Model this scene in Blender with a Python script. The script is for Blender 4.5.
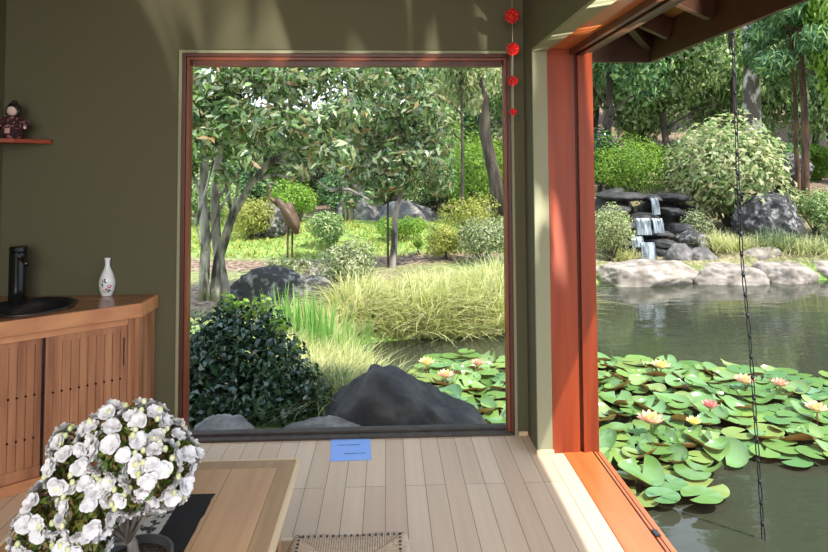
import bpy, bmesh, math, random
import numpy as np
from mathutils import Vector, Matrix, noise
R_ = math.radians
C = bpy.context.scene.collection
sc = bpy.context.scene
for o in list(bpy.data.objects): bpy.data.objects.remove(o)

# ------------------------------------------------------------ camera
EYE = Vector((0, 0, 1.5)); F = 620.0; PY = 139.0
cam_rot = Matrix.Rotation(R_(-2.5), 3, 'Z') @ Matrix.Rotation(R_(92.65), 3, 'X') @ Matrix.Rotation(R_(-0.3), 3, 'Z')
cd = bpy.data.cameras.new('camera'); cam = bpy.data.objects.new('camera', cd); C.objects.link(cam)
cam.matrix_world = Matrix.Translation(EYE) @ cam_rot.to_4x4()
cd.sensor_width = 36.0; cd.lens = F / 828 * 36.0; cd.shift_y = (PY - 276) / 828.0
cd.clip_start = 0.05; cd.clip_end = 300
sc.camera = cam
# ------------------------------------------------------------ light and exposure
sc.view_settings.view_transform = 'Standard'; sc.view_settings.look = 'None'
sc.view_settings.gamma = 1.0; sc.view_settings.use_curve_mapping = False
sc.view_settings.exposure = 0.7
w = bpy.data.worlds.new('world'); sc.world = w; w.use_nodes = True
nt = w.node_tree; bg = nt.nodes['Background']
tc = nt.nodes.new('ShaderNodeTexCoord'); sx = nt.nodes.new('ShaderNodeSeparateXYZ'); rp = nt.nodes.new('ShaderNodeValToRGB')
nt.links.new(tc.outputs['Generated'], sx.inputs[0]); nt.links.new(sx.outputs['Z'], rp.inputs[0]); nt.links.new(rp.outputs[0], bg.inputs[0])
rp.color_ramp.elements[0].color = (.86, .93, 1.0, 1); rp.color_ramp.elements[1].color = (.55, .74, 1.0, 1)
bg.inputs[1].default_value = 1.3
sd = bpy.data.lights.new('sun', 'SUN'); sd.energy = 4.3; sd.angle = R_(.6); sd.color = (1.0, .95, .86)
sun = bpy.data.objects.new('sun', sd); C.objects.link(sun); sun.location = (4, -2, 9)
sun.rotation_euler = Vector((-.444, .42, -1)).to_track_quat('-Z', 'Y').to_euler()
ad = bpy.data.lights.new('rear_fill', 'AREA'); ad.shape = 'RECTANGLE'; ad.size = 3.0; ad.size_y = 2.0; ad.energy = 72; ad.color = (1.0, .95, .88)  # added fill lamp behind the camera, brightens the room
al = bpy.data.objects.new('rear_fill', ad); C.objects.link(al); al.location = (-.6, -1.9, 2.0); al.rotation_euler = (R_(48), 0, 0)

# added patterned spot standing in for sunlight thrown back up by the rippled pond onto the wall, casing and head of the opening
gd = bpy.data.lights.new('pond_glint_spot', 'SPOT'); gd.energy = 1700; gd.color = (1.0, .96, .85); gd.spot_size = R_(34); gd.spot_blend = .5; gd.shadow_soft_size = .01
gl_ = bpy.data.objects.new('pond_glint_spot', gd); C.objects.link(gl_); gl_.location = (2.9, .9, -.38)
gl_.rotation_euler = (Vector((.30, 3.45, 2.40)) - Vector((2.9, .9, -.38))).to_track_quat('-Z', 'Y').to_euler()
gd.use_nodes = True; n_ = gd.node_tree; em = n_.nodes['Emission']; t1 = n_.nodes.new('ShaderNodeTexCoord'); mp_ = n_.nodes.new('ShaderNodeMapping'); mp_.inputs['Rotation'].default_value = (0, 0, R_(28)); mp_.inputs['Scale'].default_value = (11, 1.6, 1)
nz_ = n_.nodes.new('ShaderNodeTexNoise'); nz_.inputs['Scale'].default_value = 1.6; nz_.inputs['Detail'].default_value = 2; nz_.inputs['Distortion'].default_value = 1.2
rr_ = n_.nodes.new('ShaderNodeValToRGB'); rr_.color_ramp.elements[0].position = .50; rr_.color_ramp.elements[1].position = .64; rr_.color_ramp.elements[0].color = (0, 0, 0, 1)
n_.links.new(t1.outputs['Normal'], mp_.inputs[0]); n_.links.new(mp_.outputs[0], nz_.inputs['Vector']); n_.links.new(nz_.outputs['Fac'], rr_.inputs[0]); n_.links.new(rr_.outputs[0], em.inputs['Strength'])

# ------------------------------------------------------------ helpers
def ray(px, py): return cam_rot @ Vector(((px - 414) / F, (PY - py) / F, -1))
def G(px, py, z=0.0):
    d = ray(px, py); return EYE + d * ((z - 1.5) / d.z)
def A(px, py, y):
    d = ray(px, py); return EYE + d * (y / d.y)
def tag(o, label=None, cat=None, group=None, kind=None):
    if label: o['label'] = label
    if cat: o['category'] = cat
    if group: o['group'] = group
    if kind: o['kind'] = kind
    return o
def empty(name, loc=(0, 0, 0), rz=0, **k):
    o = bpy.data.objects.new(name, None); C.objects.link(o); o.location = loc; o.rotation_euler = (0, 0, rz)
    o.empty_display_size = .1
    return tag(o, **k)
def link(name, me, parent=None, mat=None, bevel=0, smooth=False, loc=None, **k):
    o = bpy.data.objects.new(name, me); C.objects.link(o)
    if mat is not None:
        me.materials.clear()
        for m in (mat if isinstance(mat, (list, tuple)) else [mat]): me.materials.append(m)
    if parent is not None: o.parent = parent
    if loc is not None: o.location = loc
    if smooth and len(me.polygons): me.polygons.foreach_set('use_smooth', [True] * len(me.polygons))
    if bevel:
        b = o.modifiers.new('bevel', 'BEVEL'); b.width = bevel; b.segments = 2; b.limit_method = 'ANGLE'; b.angle_limit = R_(35)
    return tag(o, **k)
class MB:
    def __init__(s): s.v = []; s.f = []; s.m = []
    def add(s, vs, fs, m=0):
        b = len(s.v); s.v += [tuple(v) for v in vs]; s.f += [tuple(i + b for i in f) for f in fs]; s.m += [m] * len(fs); return s
    def box(s, x0, x1, y0, y1, z0, z1, m=0):
        vs = [(x, y, z) for z in (z0, z1) for y in (y0, y1) for x in (x0, x1)]
        return s.add(vs, [(0, 2, 3, 1), (4, 5, 7, 6), (0, 1, 5, 4), (2, 6, 7, 3), (0, 4, 6, 2), (1, 3, 7, 5)], m)
    def obox(s, a, b, w, h, m=0, up=(0, 0, 1)):      # a beam from a to b, w wide and h deep
        a = Vector(a); b = Vector(b); d = (b - a).normalized(); u = Vector(up); r = d.cross(u).normalized(); u = r.cross(d)
        vs = [p + r * (i * w / 2) + u * (j * h / 2) for p in (a, b) for i, j in ((-1, -1), (1, -1), (1, 1), (-1, 1))]
        return s.add(vs, [(0, 1, 2, 3), (7, 6, 5, 4), (0, 4, 5, 1), (1, 5, 6, 2), (2, 6, 7, 3), (3, 7, 4, 0)], m)
    def tube(s, pts, rad, n=8, m=0, caps=True):
        pts = [Vector(p) for p in pts]
        if not isinstance(rad, (list, tuple)): rad = [rad] * len(pts)
        vs = []; fs = []; prev = None
        for i, p in enumerate(pts):
            d = (pts[min(i + 1, len(pts) - 1)] - pts[max(i - 1, 0)]).normalized()
            if prev is None:
                a = Vector((1, 0, 0)) if abs(d.x) < .8 else Vector((0, 1, 0)); r = d.cross(a).normalized()
            else: r = (prev - d * prev.dot(d)).normalized()
            prev = r; u = d.cross(r)
            for k in range(n):
                t = 2 * math.pi * k / n; vs.append(p + (r * math.cos(t) + u * math.sin(t)) * rad[i])
        for i in range(len(pts) - 1):
            for k in range(n):
                k2 = (k + 1) % n; fs.append((i * n + k, i * n + k2, (i + 1) * n + k2, (i + 1) * n + k))
        if caps: fs.append(tuple(range(n))[::-1]); fs.append(tuple((len(pts) - 1) * n + k for k in range(n)))
        return s.add(vs, fs, m)
    def lathe(s, prof, n=32, c=(0, 0, 0), m=0):
        vs = []; fs = []
        for r, z in prof:
            for k in range(n):
                t = 2 * math.pi * k / n; vs.append((c[0] + r * math.cos(t), c[1] + r * math.sin(t), c[2] + z))
        for i in range(len(prof) - 1):
            for k in range(n):
                k2 = (k + 1) % n; fs.append((i * n + k, i * n + k2, (i + 1) * n + k2, (i + 1) * n + k))
        return s.add(vs, fs, m)
    def prism(s, poly, z0, z1, m=0):
        n = len(poly); vs = [(x, y, z0) for x, y in poly] + [(x, y, z1) for x, y in poly]
        fs = [tuple(range(n))[::-1], tuple(range(n, 2 * n))] + [(k, (k + 1) % n, n + (k + 1) % n, n + k) for k in range(n)]
        return s.add(vs, fs, m)
    def ell(s, c, r, n=16, k=10, m=0):
        prof = [(math.sin(math.pi * i / k), -math.cos(math.pi * i / k)) for i in range(k + 1)]
        vs = []; fs = []
        for a, z in prof:
            for j in range(n):
                t = 2 * math.pi * j / n; vs.append((c[0] + r[0] * a * math.cos(t), c[1] + r[1] * a * math.sin(t), c[2] + r[2] * z))
        for i in range(k):
            for j in range(n):
                j2 = (j + 1) % n; fs.append((i * n + j, i * n + j2, (i + 1) * n + j2, (i + 1) * n + j))
        return s.add(vs, fs, m)
    def build(s, name, mat, parent=None, **k):
        me = bpy.data.meshes.new(name); me.from_pydata(s.v, [], s.f)
        if any(s.m): me.polygons.foreach_set('material_index', s.m)
        me.update()
        return link(name, me, parent, mat, **k)
def copy_thing(o, loc=None, rot=None, scale=None, label=None, group=None):
    r = o.copy(); C.objects.link(r)
    if loc is not None: r.location = loc
    if rot is not None: r.rotation_euler = rot if isinstance(rot, (tuple, list)) else (0, 0, rot)
    if scale is not None: r.scale = scale
    if label: r['label'] = label
    if group: r['group'] = group
    for ch in o.children:
        c = ch.copy(); C.objects.link(c); c.parent = r
        for g in ch.children:
            d = g.copy(); C.objects.link(d); d.parent = c
    return r

# ------------------------------------------------------------ materials
def mat(name, col, rough=.6, col2=None, scale=20, stretch=(1, 1, 1), bump=0, spec=.5, metal=0, detail=6, lo=.35, hi=.65, coat=0, emit=None):
    m = bpy.data.materials.new(name); m.use_nodes = True; n = m.node_tree; b = n.nodes['Principled BSDF']
    b.inputs['Base Color'].default_value = (*col, 1); b.inputs['Roughness'].default_value = rough
    b.inputs['Metallic'].default_value = metal; b.inputs['Specular IOR Level'].default_value = spec; b.inputs['Coat Weight'].default_value = coat
    if col2 or bump:
        t = n.nodes.new('ShaderNodeTexCoord'); mp = n.nodes.new('ShaderNodeMapping'); mp.inputs['Scale'].default_value = stretch
        nz = n.nodes.new('ShaderNodeTexNoise'); nz.inputs['Scale'].default_value = scale; nz.inputs['Detail'].default_value = detail
        n.links.new(t.outputs['Object'], mp.inputs[0]); n.links.new(mp.outputs[0], nz.inputs['Vector'])
        if col2:
            r = n.nodes.new('ShaderNodeValToRGB'); r.color_ramp.elements[0].position = lo; r.color_ramp.elements[1].position = hi
            r.color_ramp.elements[0].color = (*col, 1); r.color_ramp.elements[1].color = (*col2, 1)
            n.links.new(nz.outputs['Fac'], r.inputs[0]); n.links.new(r.outputs[0], b.inputs['Base Color'])
        if bump:
            bp = n.nodes.new('ShaderNodeBump'); bp.inputs['Strength'].default_value = bump; bp.inputs['Distance'].default_value = .02
            n.links.new(nz.outputs['Fac'], bp.inputs['Height']); n.links.new(bp.outputs[0], b.inputs['Normal'])
    return m
def wood(name, c1, c2, rough=.4, axis='z', scale=14, coat=0):
    st = {'x': (.07, 1, 1), 'y': (1, .07, 1), 'z': (1, 1, .07)}[axis]
    return mat(name, c1, rough, c2, scale=scale, stretch=st, detail=8, lo=.3, hi=.7, coat=coat)
def leafmat(name, cols, rough=.4, trans=.35, under=None, spec=.5):
    m = bpy.data.materials.new(name); m.use_nodes = True; n = m.node_tree; b = n.nodes['Principled BSDF']; out = n.nodes['Material Output']
    g = n.nodes.new('ShaderNodeNewGeometry'); r = n.nodes.new('ShaderNodeValToRGB')
    e = r.color_ramp.elements
    for i, c in enumerate(cols):
        p = i / (len(cols) - 1)
        if i < 2: e[i].position = p; e[i].color = (*c, 1)
        else: x = e.new(p); x.color = (*c, 1)
    for i, c in enumerate(cols): e[i].position = i / (len(cols) - 1); e[i].color = (*c, 1)
    n.links.new(g.outputs['Random Per Island'], r.inputs[0]); col = r.outputs[0]
    if under:
        mx = n.nodes.new('ShaderNodeMix'); mx.data_type = 'RGBA'; mx.inputs['B'].default_value = (*under, 1)
        n.links.new(g.outputs['Backfacing'], mx.inputs['Factor']); n.links.new(col, mx.inputs['A']); col = mx.outputs['Result']
    n.links.new(col, b.inputs['Base Color']); b.inputs['Roughness'].default_value = rough; b.inputs['Specular IOR Level'].default_value = spec
    tr = n.nodes.new('ShaderNodeBsdfTranslucent'); n.links.new(col, tr.inputs[0])
    ms = n.nodes.new('ShaderNodeMixShader'); ms.inputs[0].default_value = trans
    n.links.new(b.outputs[0], ms.inputs[1]); n.links.new(tr.outputs[0], ms.inputs[2]); n.links.new(ms.outputs[0], out.inputs[0])
    return m
M = {}
M['wall'] = mat('olive_plaster', (.098, .092, .05), .85, (.104, .098, .054), scale=200, bump=.02)
M['trim'] = mat('sage_paint', (.28, .28, .175), .7)
M['jarrah'] = wood('red_jarrah', (.36, .058, .013), (.21, .030, .007), .42, 'z', 16)
M['jarrah_y'] = wood('red_jarrah_sill', (.60, .17, .045), (.46, .115, .03), .3, 'y', 16, .2)
M['jarrah_x'] = wood('red_jarrah_rail', (.36, .058, .013), (.21, .030, .007), .42, 'x', 16)
M['dark_red'] = wood('dark_red_frame', (.10, .028, .014), (.065, .018, .01), .4, 'z')
M['bead'] = wood('brown_red_bead', (.24, .065, .028), (.16, .042, .018), .4, 'z')
M['copperwood'] = wood('tan_frame', (.38, .17, .08), (.28, .11, .05), .4, 'z')
M['dark_sill'] = mat('dark_sill', (.045, .034, .028), .75, (.07, .055, .045), scale=20)
M['cab'] = wood('cabinet_cedar', (.47, .215, .105), (.23, .085, .036), .55, 'z', 26)
M['cab_x'] = wood('counter_cedar', (.36, .15, .068), (.20, .075, .034), .25, 'x', 14, .2)
M['cab_edge'] = wood('counter_edge_cedar', (.58, .27, .12), (.42, .17, .075), .45, 'x', 14)
M['table'] = wood('table_oak', (.66, .39, .20), (.52, .29, .145), .42, 'y', 20)
M['table_d'] = wood('table_border_oak', (.48, .30, .14), (.36, .21, .09), .42, 'y', 26)
M['table_e'] = wood('table_edge_oak', (.80, .63, .42), (.70, .52, .33), .42, 'y', 20)
M['rafter'] = wood('rafter_timber', (.085, .035, .018), (.055, .022, .011), .55, 'x')
M['soffit'] = wood('soffit_boards', (.30, .12, .03), (.2, .08, .02), .55, 'y')
M['black'] = mat('black_gloss', (.008, .008, .009), .12)
M['black_matte'] = mat('black_ceramic', (.012, .012, .014), .3)
M['cloth'] = mat('black_cloth', (.012, .012, .014), .95, (.02, .02, .024), scale=300)
M['band'] = mat('patterned_cloth', (.62, .60, .58), .9, (.05, .05, .06), scale=38, lo=.5, hi=.56, detail=3)
M['pot'] = mat('bonsai_pot', (.05, .053, .06), .4)
M['soil'] = mat('soil', (.02, .012, .008), .95, (.16, .09, .045), scale=120, lo=.45, hi=.75, bump=1)
M['bark_pale'] = mat('pale_bark', (.05, .04, .034), .85, (.38, .34, .30), scale=9, stretch=(1, 1, .3), bump=.8, lo=.4, hi=.6)
M['bark_dark'] = mat('dark_bark', (.11, .085, .065), .9, (.04, .03, .024), scale=8, stretch=(1, 1, .25), bump=.9, lo=.4, hi=.6)
M['bark_white'] = mat('mottled_bark', (.75, .70, .64), .85, (.12, .10, .08), scale=4.5, stretch=(1, 1, .5), bump=.6, lo=.45, hi=.55)
M['bark_brown'] = mat('red_brown_bark', (.22, .12, .07), .9, (.07, .04, .03), scale=10, stretch=(1, 1, .2), bump=.8, lo=.4, hi=.6)
M['petal'] = mat('white_petal', (.76, .76, .80), .6, (.84, .83, .86), scale=60, spec=.2)
M['bud'] = mat('greenish_bud', (.62, .68, .30), .6, (.80, .80, .55), scale=40)
M['stamen'] = mat('yellow_stamen', (.80, .50, .06), .7)
M['paper'] = mat('blue_paper', (.26, .45, .95), .8, (.28, .47, .97), scale=5)
M['ink'] = mat('dark_ink', (.03, .05, .15), .8)
M['porcelain'] = mat('porcelain', (.78, .79, .82), .15, spec=.6)
M['cord'] = mat('woven_paper_cord', (.58, .47, .36), .85, (.46, .36, .27), scale=90, bump=.3)
M['redglass'] = mat('red_bead', (.75, .012, .01), .12, (.45, .004, .004), scale=60, coat=.5)
M['steel'] = mat('dull_steel', (.18, .18, .18), .35, metal=.9)
M['skin'] = mat('doll_face', (.66, .50, .44), .7)
M['kimono'] = mat('kimono_print', (.03, .008, .01), .85, (.34, .14, .14), scale=60, lo=.56, hi=.62, detail=3)
M['crane'] = mat('weathered_bronze', (.10, .06, .038), .6, (.17, .11, .07), scale=8, stretch=(1, 1, .5), metal=.3, bump=.2)
M['rock'] = mat('grey_rock', (.11, .10, .095), .9, (.30, .28, .25), scale=5, bump=.8, lo=.4, hi=.68)
M['rock_dark'] = mat('dark_basalt', (.022, .021, .021), .7, (.085, .08, .075), scale=6, bump=1, lo=.42, hi=.78)
M['rock_mottled'] = mat('mottled_lichen_rock', (.04, .038, .037), .9, (.36, .35, .34), scale=9, bump=1, lo=.50, hi=.70)
M['rock_tan'] = mat('tan_rock', (.19, .155, .125), .9, (.44, .38, .32), scale=5, bump=.6)
M['chain'] = mat('chain_metal', (.05, .05, .055), .4, metal=.8)
M['foam'] = mat('white_water', (.10, .12, .13), .2, (.42, .47, .50), scale=14, stretch=(1, 1, .12), lo=.42, hi=.62)

# floor boards
def floor_mat():
    m = bpy.data.materials.new('pale_floor_boards'); m.use_nodes = True; n = m.node_tree; b = n.nodes['Principled BSDF']
    t = n.nodes.new('ShaderNodeTexCoord'); mp = n.nodes.new('ShaderNodeMapping'); mp.inputs['Rotation'].default_value = (0, 0, R_(90)); mp.inputs['Location'].default_value = (.3, .012, 0)
    br = n.nodes.new('ShaderNodeTexBrick'); br.offset = .37; br.offset_frequency = 3; br.squash = 1
    for k, v in (('Scale', 1.0), ('Mortar Size', .0014), ('Mortar Smooth', .1), ('Bias', 0), ('Brick Width', 1.35), ('Row Height', .0945)): br.inputs[k].default_value = v
    br.inputs['Color1'].default_value = (.61, .44, .31, 1); br.inputs['Color2'].default_value = (.70, .535, .39, 1); br.inputs['Mortar'].default_value = (.13, .09, .06, 1)
    n.links.new(t.outputs['Object'], mp.inputs[0]); n.links.new(mp.outputs[0], br.inputs['Vector'])
    nz = n.nodes.new('ShaderNodeTexNoise'); nz.inputs['Scale'].default_value = 10; nz.inputs['Detail'].default_value = 8
    mp2 = n.nodes.new('ShaderNodeMapping'); mp2.inputs['Scale'].default_value = (3, .12, 1)
    n.links.new(t.outputs['Object'], mp2.inputs[0]); n.links.new(mp2.outputs[0], nz.inputs['Vector'])
    rg = n.nodes.new('ShaderNodeValToRGB'); rg.color_ramp.elements[0].color = (.85, .84, .82, 1); rg.color_ramp.elements[1].color = (1.1, 1.1, 1.1, 1)
    n.links.new(nz.outputs['Fac'], rg.inputs[0])
    mx = n.nodes.new('ShaderNodeMix'); mx.data_type = 'RGBA'; mx.blend_type = 'MULTIPLY'; mx.inputs['Factor'].default_value = 1
    n.links.new(br.outputs['Color'], mx.inputs['A']); n.links.new(rg.outputs[0], mx.inputs['B']); n.links.new(mx.outputs['Result'], b.inputs['Base Color'])
    b.inputs['Roughness'].default_value = .42
    return m
M['floor'] = floor_mat()

# ground: lawn, leaf mulch and pale gravel path by position
def ground_mat():
    m = bpy.data.materials.new('garden_ground'); m.use_nodes = True; n = m.node_tree; b = n.nodes['Principled BSDF']; b.inputs['Roughness'].default_value = .95
    t = n.nodes.new('ShaderNodeTexCoord')
    def nz(s, d=6):
        x = n.nodes.new('ShaderNodeTexNoise'); x.inputs['Scale'].default_value = s; x.inputs['Detail'].default_value = d; n.links.new(t.outputs['Object'], x.inputs['Vector']); return x.outputs['Fac']
    def ramp(f, a, ca, bb, cb):
        r = n.nodes.new('ShaderNodeValToRGB'); r.color_ramp.elements[0].position = a; r.color_ramp.elements[1].position = bb
        r.color_ramp.elements[0].color = (*ca, 1); r.color_ramp.elements[1].color = (*cb, 1); n.links.new(f, r.inputs[0]); return r.outputs[0]
    grass = ramp(nz(9), .35, (.14, .26, .04), .65, (.34, .48, .12))
    mulch = ramp(nz(14), .38, (.10, .055, .035), .66, (.42, .30, .21))
    mask = ramp(nz(.8, 3), .47, (0, 0, 0), .53, (1, 1, 1))
    at = n.nodes.new('ShaderNodeAttribute'); at.attribute_name = 'path'
    mx = n.nodes.new('ShaderNodeMix'); mx.data_type = 'RGBA'; n.links.new(at.outputs['Fac'], mx.inputs['Factor']); n.links.new(grass, mx.inputs['A']); n.links.new(mulch, mx.inputs['B'])
    n.links.new(mx.outputs['Result'], b.inputs['Base Color'])
    bp = n.nodes.new('ShaderNodeBump'); bp.inputs['Strength'].default_value = 1; bp.inputs['Distance'].default_value = .03
    n.links.new(nz(40), bp.inputs['Height']); n.links.new(bp.outputs[0], b.inputs['Normal'])
    return m
M['ground'] = ground_mat()
def water_mat():
    m = bpy.data.materials.new('pond_water'); m.use_nodes = True; n = m.node_tree; b = n.nodes['Principled BSDF']
    b.inputs['Base Color'].default_value = (.042, .047, .03, 1); b.inputs['Roughness'].default_value = .035; b.inputs['IOR'].default_value = 1.45
    t = n.nodes.new('ShaderNodeTexCoord'); mp = n.nodes.new('ShaderNodeMapping'); mp.inputs['Scale'].default_value = (1, 2.2, 1)
    a = n.nodes.new('ShaderNodeTexNoise'); a.inputs['Scale'].default_value = 2.2; a.inputs['Detail'].default_value = 4
    n.links.new(t.outputs['Object'], mp.inputs[0]); n.links.new(mp.outputs[0], a.inputs['Vector'])
    bp = n.nodes.new('ShaderNodeBump'); bp.inputs['Strength'].default_value = .3; bp.inputs['Distance'].default_value = .02
    n.links.new(a.outputs['Fac'], bp.inputs['Height']); n.links.new(bp.outputs[0], b.inputs['Normal'])
    return m
M['water'] = water_mat()
def glass_mat():
    m = bpy.data.materials.new('window_glass'); m.use_nodes = True; n = m.node_tree; out = n.nodes['Material Output']
    n.nodes.remove(n.nodes['Principled BSDF'])
    tr = n.nodes.new('ShaderNodeBsdfTransparent'); gl = n.nodes.new('ShaderNodeBsdfGlossy'); gl.inputs['Roughness'].default_value = .01
    lw = n.nodes.new('ShaderNodeFresnel'); lw.inputs[0].default_value = 1.07
    ms = n.nodes.new('ShaderNodeMixShader'); n.links.new(lw.outputs[0], ms.inputs[0]); n.links.new(tr.outputs[0], ms.inputs[1]); n.links.new(gl.outputs[0], ms.inputs[2]); n.links.new(ms.outputs[0], out.inputs[0])
    return m
M['glass'] = glass_mat()
L = {}
L['magnolia'] = leafmat('magnolia_leaf', [(.02, .06, .02), (.14, .28, .07), (.30, .46, .14), (.60, .68, .42), (.05, .13, .05), (.36, .44, .18), (.42, .24, .10)], .25, .42, spec=.9)
L['broad'] = leafmat('broad_leaf', [(.05, .12, .03), (.20, .34, .09), (.40, .54, .18), (.66, .72, .42)], .4, .35)
L['pale'] = leafmat('pale_leaf', [(.16, .26, .08), (.34, .44, .16), (.55, .60, .30), (.66, .56, .34)], .45, .35)
L['bright'] = leafmat('bright_leaf', [(.14, .28, .03), (.26, .44, .05), (.36, .52, .08)], .5, .4)
L['yellow'] = leafmat('yellow_green_leaf', [(.20, .26, .04), (.42, .46, .09), (.55, .50, .14)], .5, .4)
L['dark'] = leafmat('dark_leaf', [(.006, .022, .010), (.015, .05, .02), (.035, .09, .04), (.09, .16, .08)], .22, .15, spec=.8)
L['olive'] = leafmat('olive_leaf', [(.07, .12, .04), (.26, .35, .13), (.50, .55, .28), (.56, .50, .36)], .45, .3)
L['conifer'] = leafmat('conifer_leaf', [(.03, .10, .05), (.14, .28, .10), (.36, .54, .18)], .5, .3)
L['grass'] = leafmat('reed_blade', [(.36, .42, .10), (.66, .66, .24), (.84, .78, .46), (.30, .40, .14)], .5, .4)
L['iris'] = leafmat('iris_blade', [(.12, .30, .06), (.24, .46, .10), (.36, .56, .16)], .4, .4)
L['sedge'] = leafmat('sedge_blade', [(.06, .12, .04), (.16, .24, .10), (.30, .36, .18)], .45, .3)
L['azalea'] = leafmat('azalea_leaf', [(.06, .12, .02), (.14, .24, .04), (.28, .30, .06), (.22, .09, .04)], .45, .3)

# ------------------------------------------------------------ the room
YB = 3.52; XL = -2.12; XR = .788; YJ = 3.30; CEIL = 2.75; YR = -2.2
wx0, wz0 = A(179.3, 51, YB).x, 0.0
wx1 = A(513, 51, YB).x; wz1 = A(340, 50.5, YB).z
def struct(name, mb, m, parent=None, **k): return mb.build(name, m, parent, kind=None if parent else 'structure', **k)
fl = MB(); PX0, PX1, PY0, PY1, PZ = -1.32, .02, .55, 2.61, -.38
fl.box(XL, PX0, YR, YB + .1, -.05, 0); fl.box(PX1, .922, YR, YB + .1, -.05, 0)
fl.box(PX0, PX1, PY1, YB + .1, -.05, 0); fl.box(PX0, PX1, YR, PY0, -.05, 0)
struct('floor', fl, M['floor'])
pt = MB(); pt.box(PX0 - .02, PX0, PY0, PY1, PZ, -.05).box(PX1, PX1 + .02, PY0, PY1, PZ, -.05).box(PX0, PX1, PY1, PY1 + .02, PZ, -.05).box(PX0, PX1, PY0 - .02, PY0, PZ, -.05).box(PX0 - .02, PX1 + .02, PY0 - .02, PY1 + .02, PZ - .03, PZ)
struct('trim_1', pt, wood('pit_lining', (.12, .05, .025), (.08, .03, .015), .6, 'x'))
lip = MB().box(PX0, PX1, PY1 - .022, PY1 - .001, -.045, .003)
struct('trim_2', lip, M['table_e'])
wb = MB(); wb.box(XL - .12, wx0, YB, YB + .12, -.35, CEIL).box(wx1, XR + .09, YB, YB + .12, -.35, CEIL).box(wx0, wx1, YB, YB + .12, wz1, CEIL).box(wx0, wx1, YB, YB + .12, -.35, -.005)
struct('wall_back', wb, M['wall'])
struct('wall_left', MB().box(XL - .12, XL, YR, YB, -.35, CEIL), M['wall'])
HZ = 2.135
struct('wall_right', MB().box(XR, XR + .075, YJ + .005, YB, 0, CEIL).box(XR, XR + .10, YR, YJ + .005, HZ + .005, CEIL), M['wall'])
struct('ceiling', MB().box(XL - .12, XR + .1, YR, YB + .12, CEIL, CEIL + .06), mat('ceiling_paint', (.55, .53, .46), .8))
# sage casing round the right opening, and its little foot blocks
struct('trim_3', MB().box(XR - .004, XR + .076, YJ - .012, YJ + .005, .0, HZ).box(XR - .004, XR + .076, YR, YJ + .005, HZ - .012, HZ + .005), M['trim'], bevel=.002)
struct('trim_4', MB().box(XR - .012, XR + .08, YJ - .024, YJ - .012, 0, .022).box(wx1 + .004, XR - .004, YB - .012, YB, 0, .022), M['table_e'], bevel=.002)
# window in the back wall
wn = empty('window_1', (0, 0, 0), kind='structure')
def ring(x0, x1, z0, z1, wdt, y0, y1, bottom=0):
    m = MB(); m.box(x0, x0 + wdt, y0, y1, z0, z1).box(x1 - wdt, x1, y0, y1, z0, z1).box(x0 + wdt, x1 - wdt, y0, y1, z1 - wdt, z1)
    if bottom: m.box(x0 + wdt, x1 - wdt, y0, y1, z0, z0 + bottom)
    return m
ring(wx0, wx1, .0, wz1, .016, YB - .006, YB + .05).build('casing', M['trim'], wn, bevel=.002)
ring(wx0 + .016, wx1 - .016, .0, wz1 - .016, .02, YB + .004, YB + .09).build('window_frame', M['dark_red'], wn, bevel=.002)
ring(wx0 + .036, wx1 - .036, .0, wz1 - .036, .016, YB + .02, YB + .085).build('inner_bead', M['bead'], wn, bevel=.002)
MB().box(wx0 + .058, wx1 - .058, YB + .05, YB + .1, wz1 - .082, wz1 - .05).build('head_rail', M['dark_red'], wn, bevel=.002)
MB().box(wx0 + .016, wx1 - .016, YB - .004, YB + .11, -.005, .012).box(wx0 + .05, wx1 - .05, YB + .05, YB + .11, .012, .024).build('window_sill', M['dark_sill'], wn, bevel=.002)
MB().box(wx0 + .05, wx1 - .05, YB + .075, YB + .081, .024, wz1 - .06).build('pane', M['glass'], wn)
# sliding-door opening in the right wall
dr = empty('door_1', (0, 0, 0), kind='structure')
MB().box(XR + .076, 1.01, YJ - .012, YJ + .03, -.04, HZ).build('jamb', M['jarrah'], dr, bevel=.002)
MB().box(1.01, 1.028, YJ + .012, YJ + .03, -.04, HZ).build('track_recess', M['dark_red'], dr)
MB().box(1.028, 1.052, YJ - .02, YJ + .04, -.04, HZ).build('stile', M['jarrah'], dr, bevel=.002)
MB().box(1.052, 1.112, YJ - .012, YJ + .05, -.10, HZ).build('outer_jamb', M['jarrah'], dr, bevel=.003)
MB().box(.9205, 1.075, YR, YJ, -.045, .004).build('sill', M['jarrah_y'], dr, bevel=.003)
MB().box(1.075, 1.083, YR, YJ, -.045, -.004).box(1.083, 1.095, YR, YJ, -.045, .003).box(1.095, 1.102, YR, YJ, -.045, -.006).box(1.102, 1.125, YR, YJ, -.12, .0).build('sill_track', M['jarrah_y'], dr, bevel=.001)
MB().box(1.079, 1.0805, YR, YJ, -.004, .004).box(1.0975, 1.099, YR, YJ, -.006, .004).build('track_rail', M['steel'], dr)
hp = G(656, 534, .004)
MB().box(hp.x - .012, hp.x + .012, hp.y - .022, hp.y + .022, .004, .012).build('door_stop', M['black'], dr, bevel=.003)
MB().box(XR + .076, XR + .20, YR, YJ, HZ, HZ + .04).build('head', M['jarrah_y'], dr)
MB().box(XR + .20, XR + .225, YR, YJ, HZ - .03, HZ + .04).box(XR + .24, XR + .27, YR, YJ, HZ - .035, HZ + .04).build('head_track', M['dark_red'], dr, bevel=.002)
MB().box(XR + .225, XR + .24, YR, YJ, HZ, HZ + .04).box(XR + .27, XR + .32, YR, YJ + .05, HZ - .02, HZ + .30).build('head_fascia', M['rafter'], dr, bevel=.002)

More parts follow.
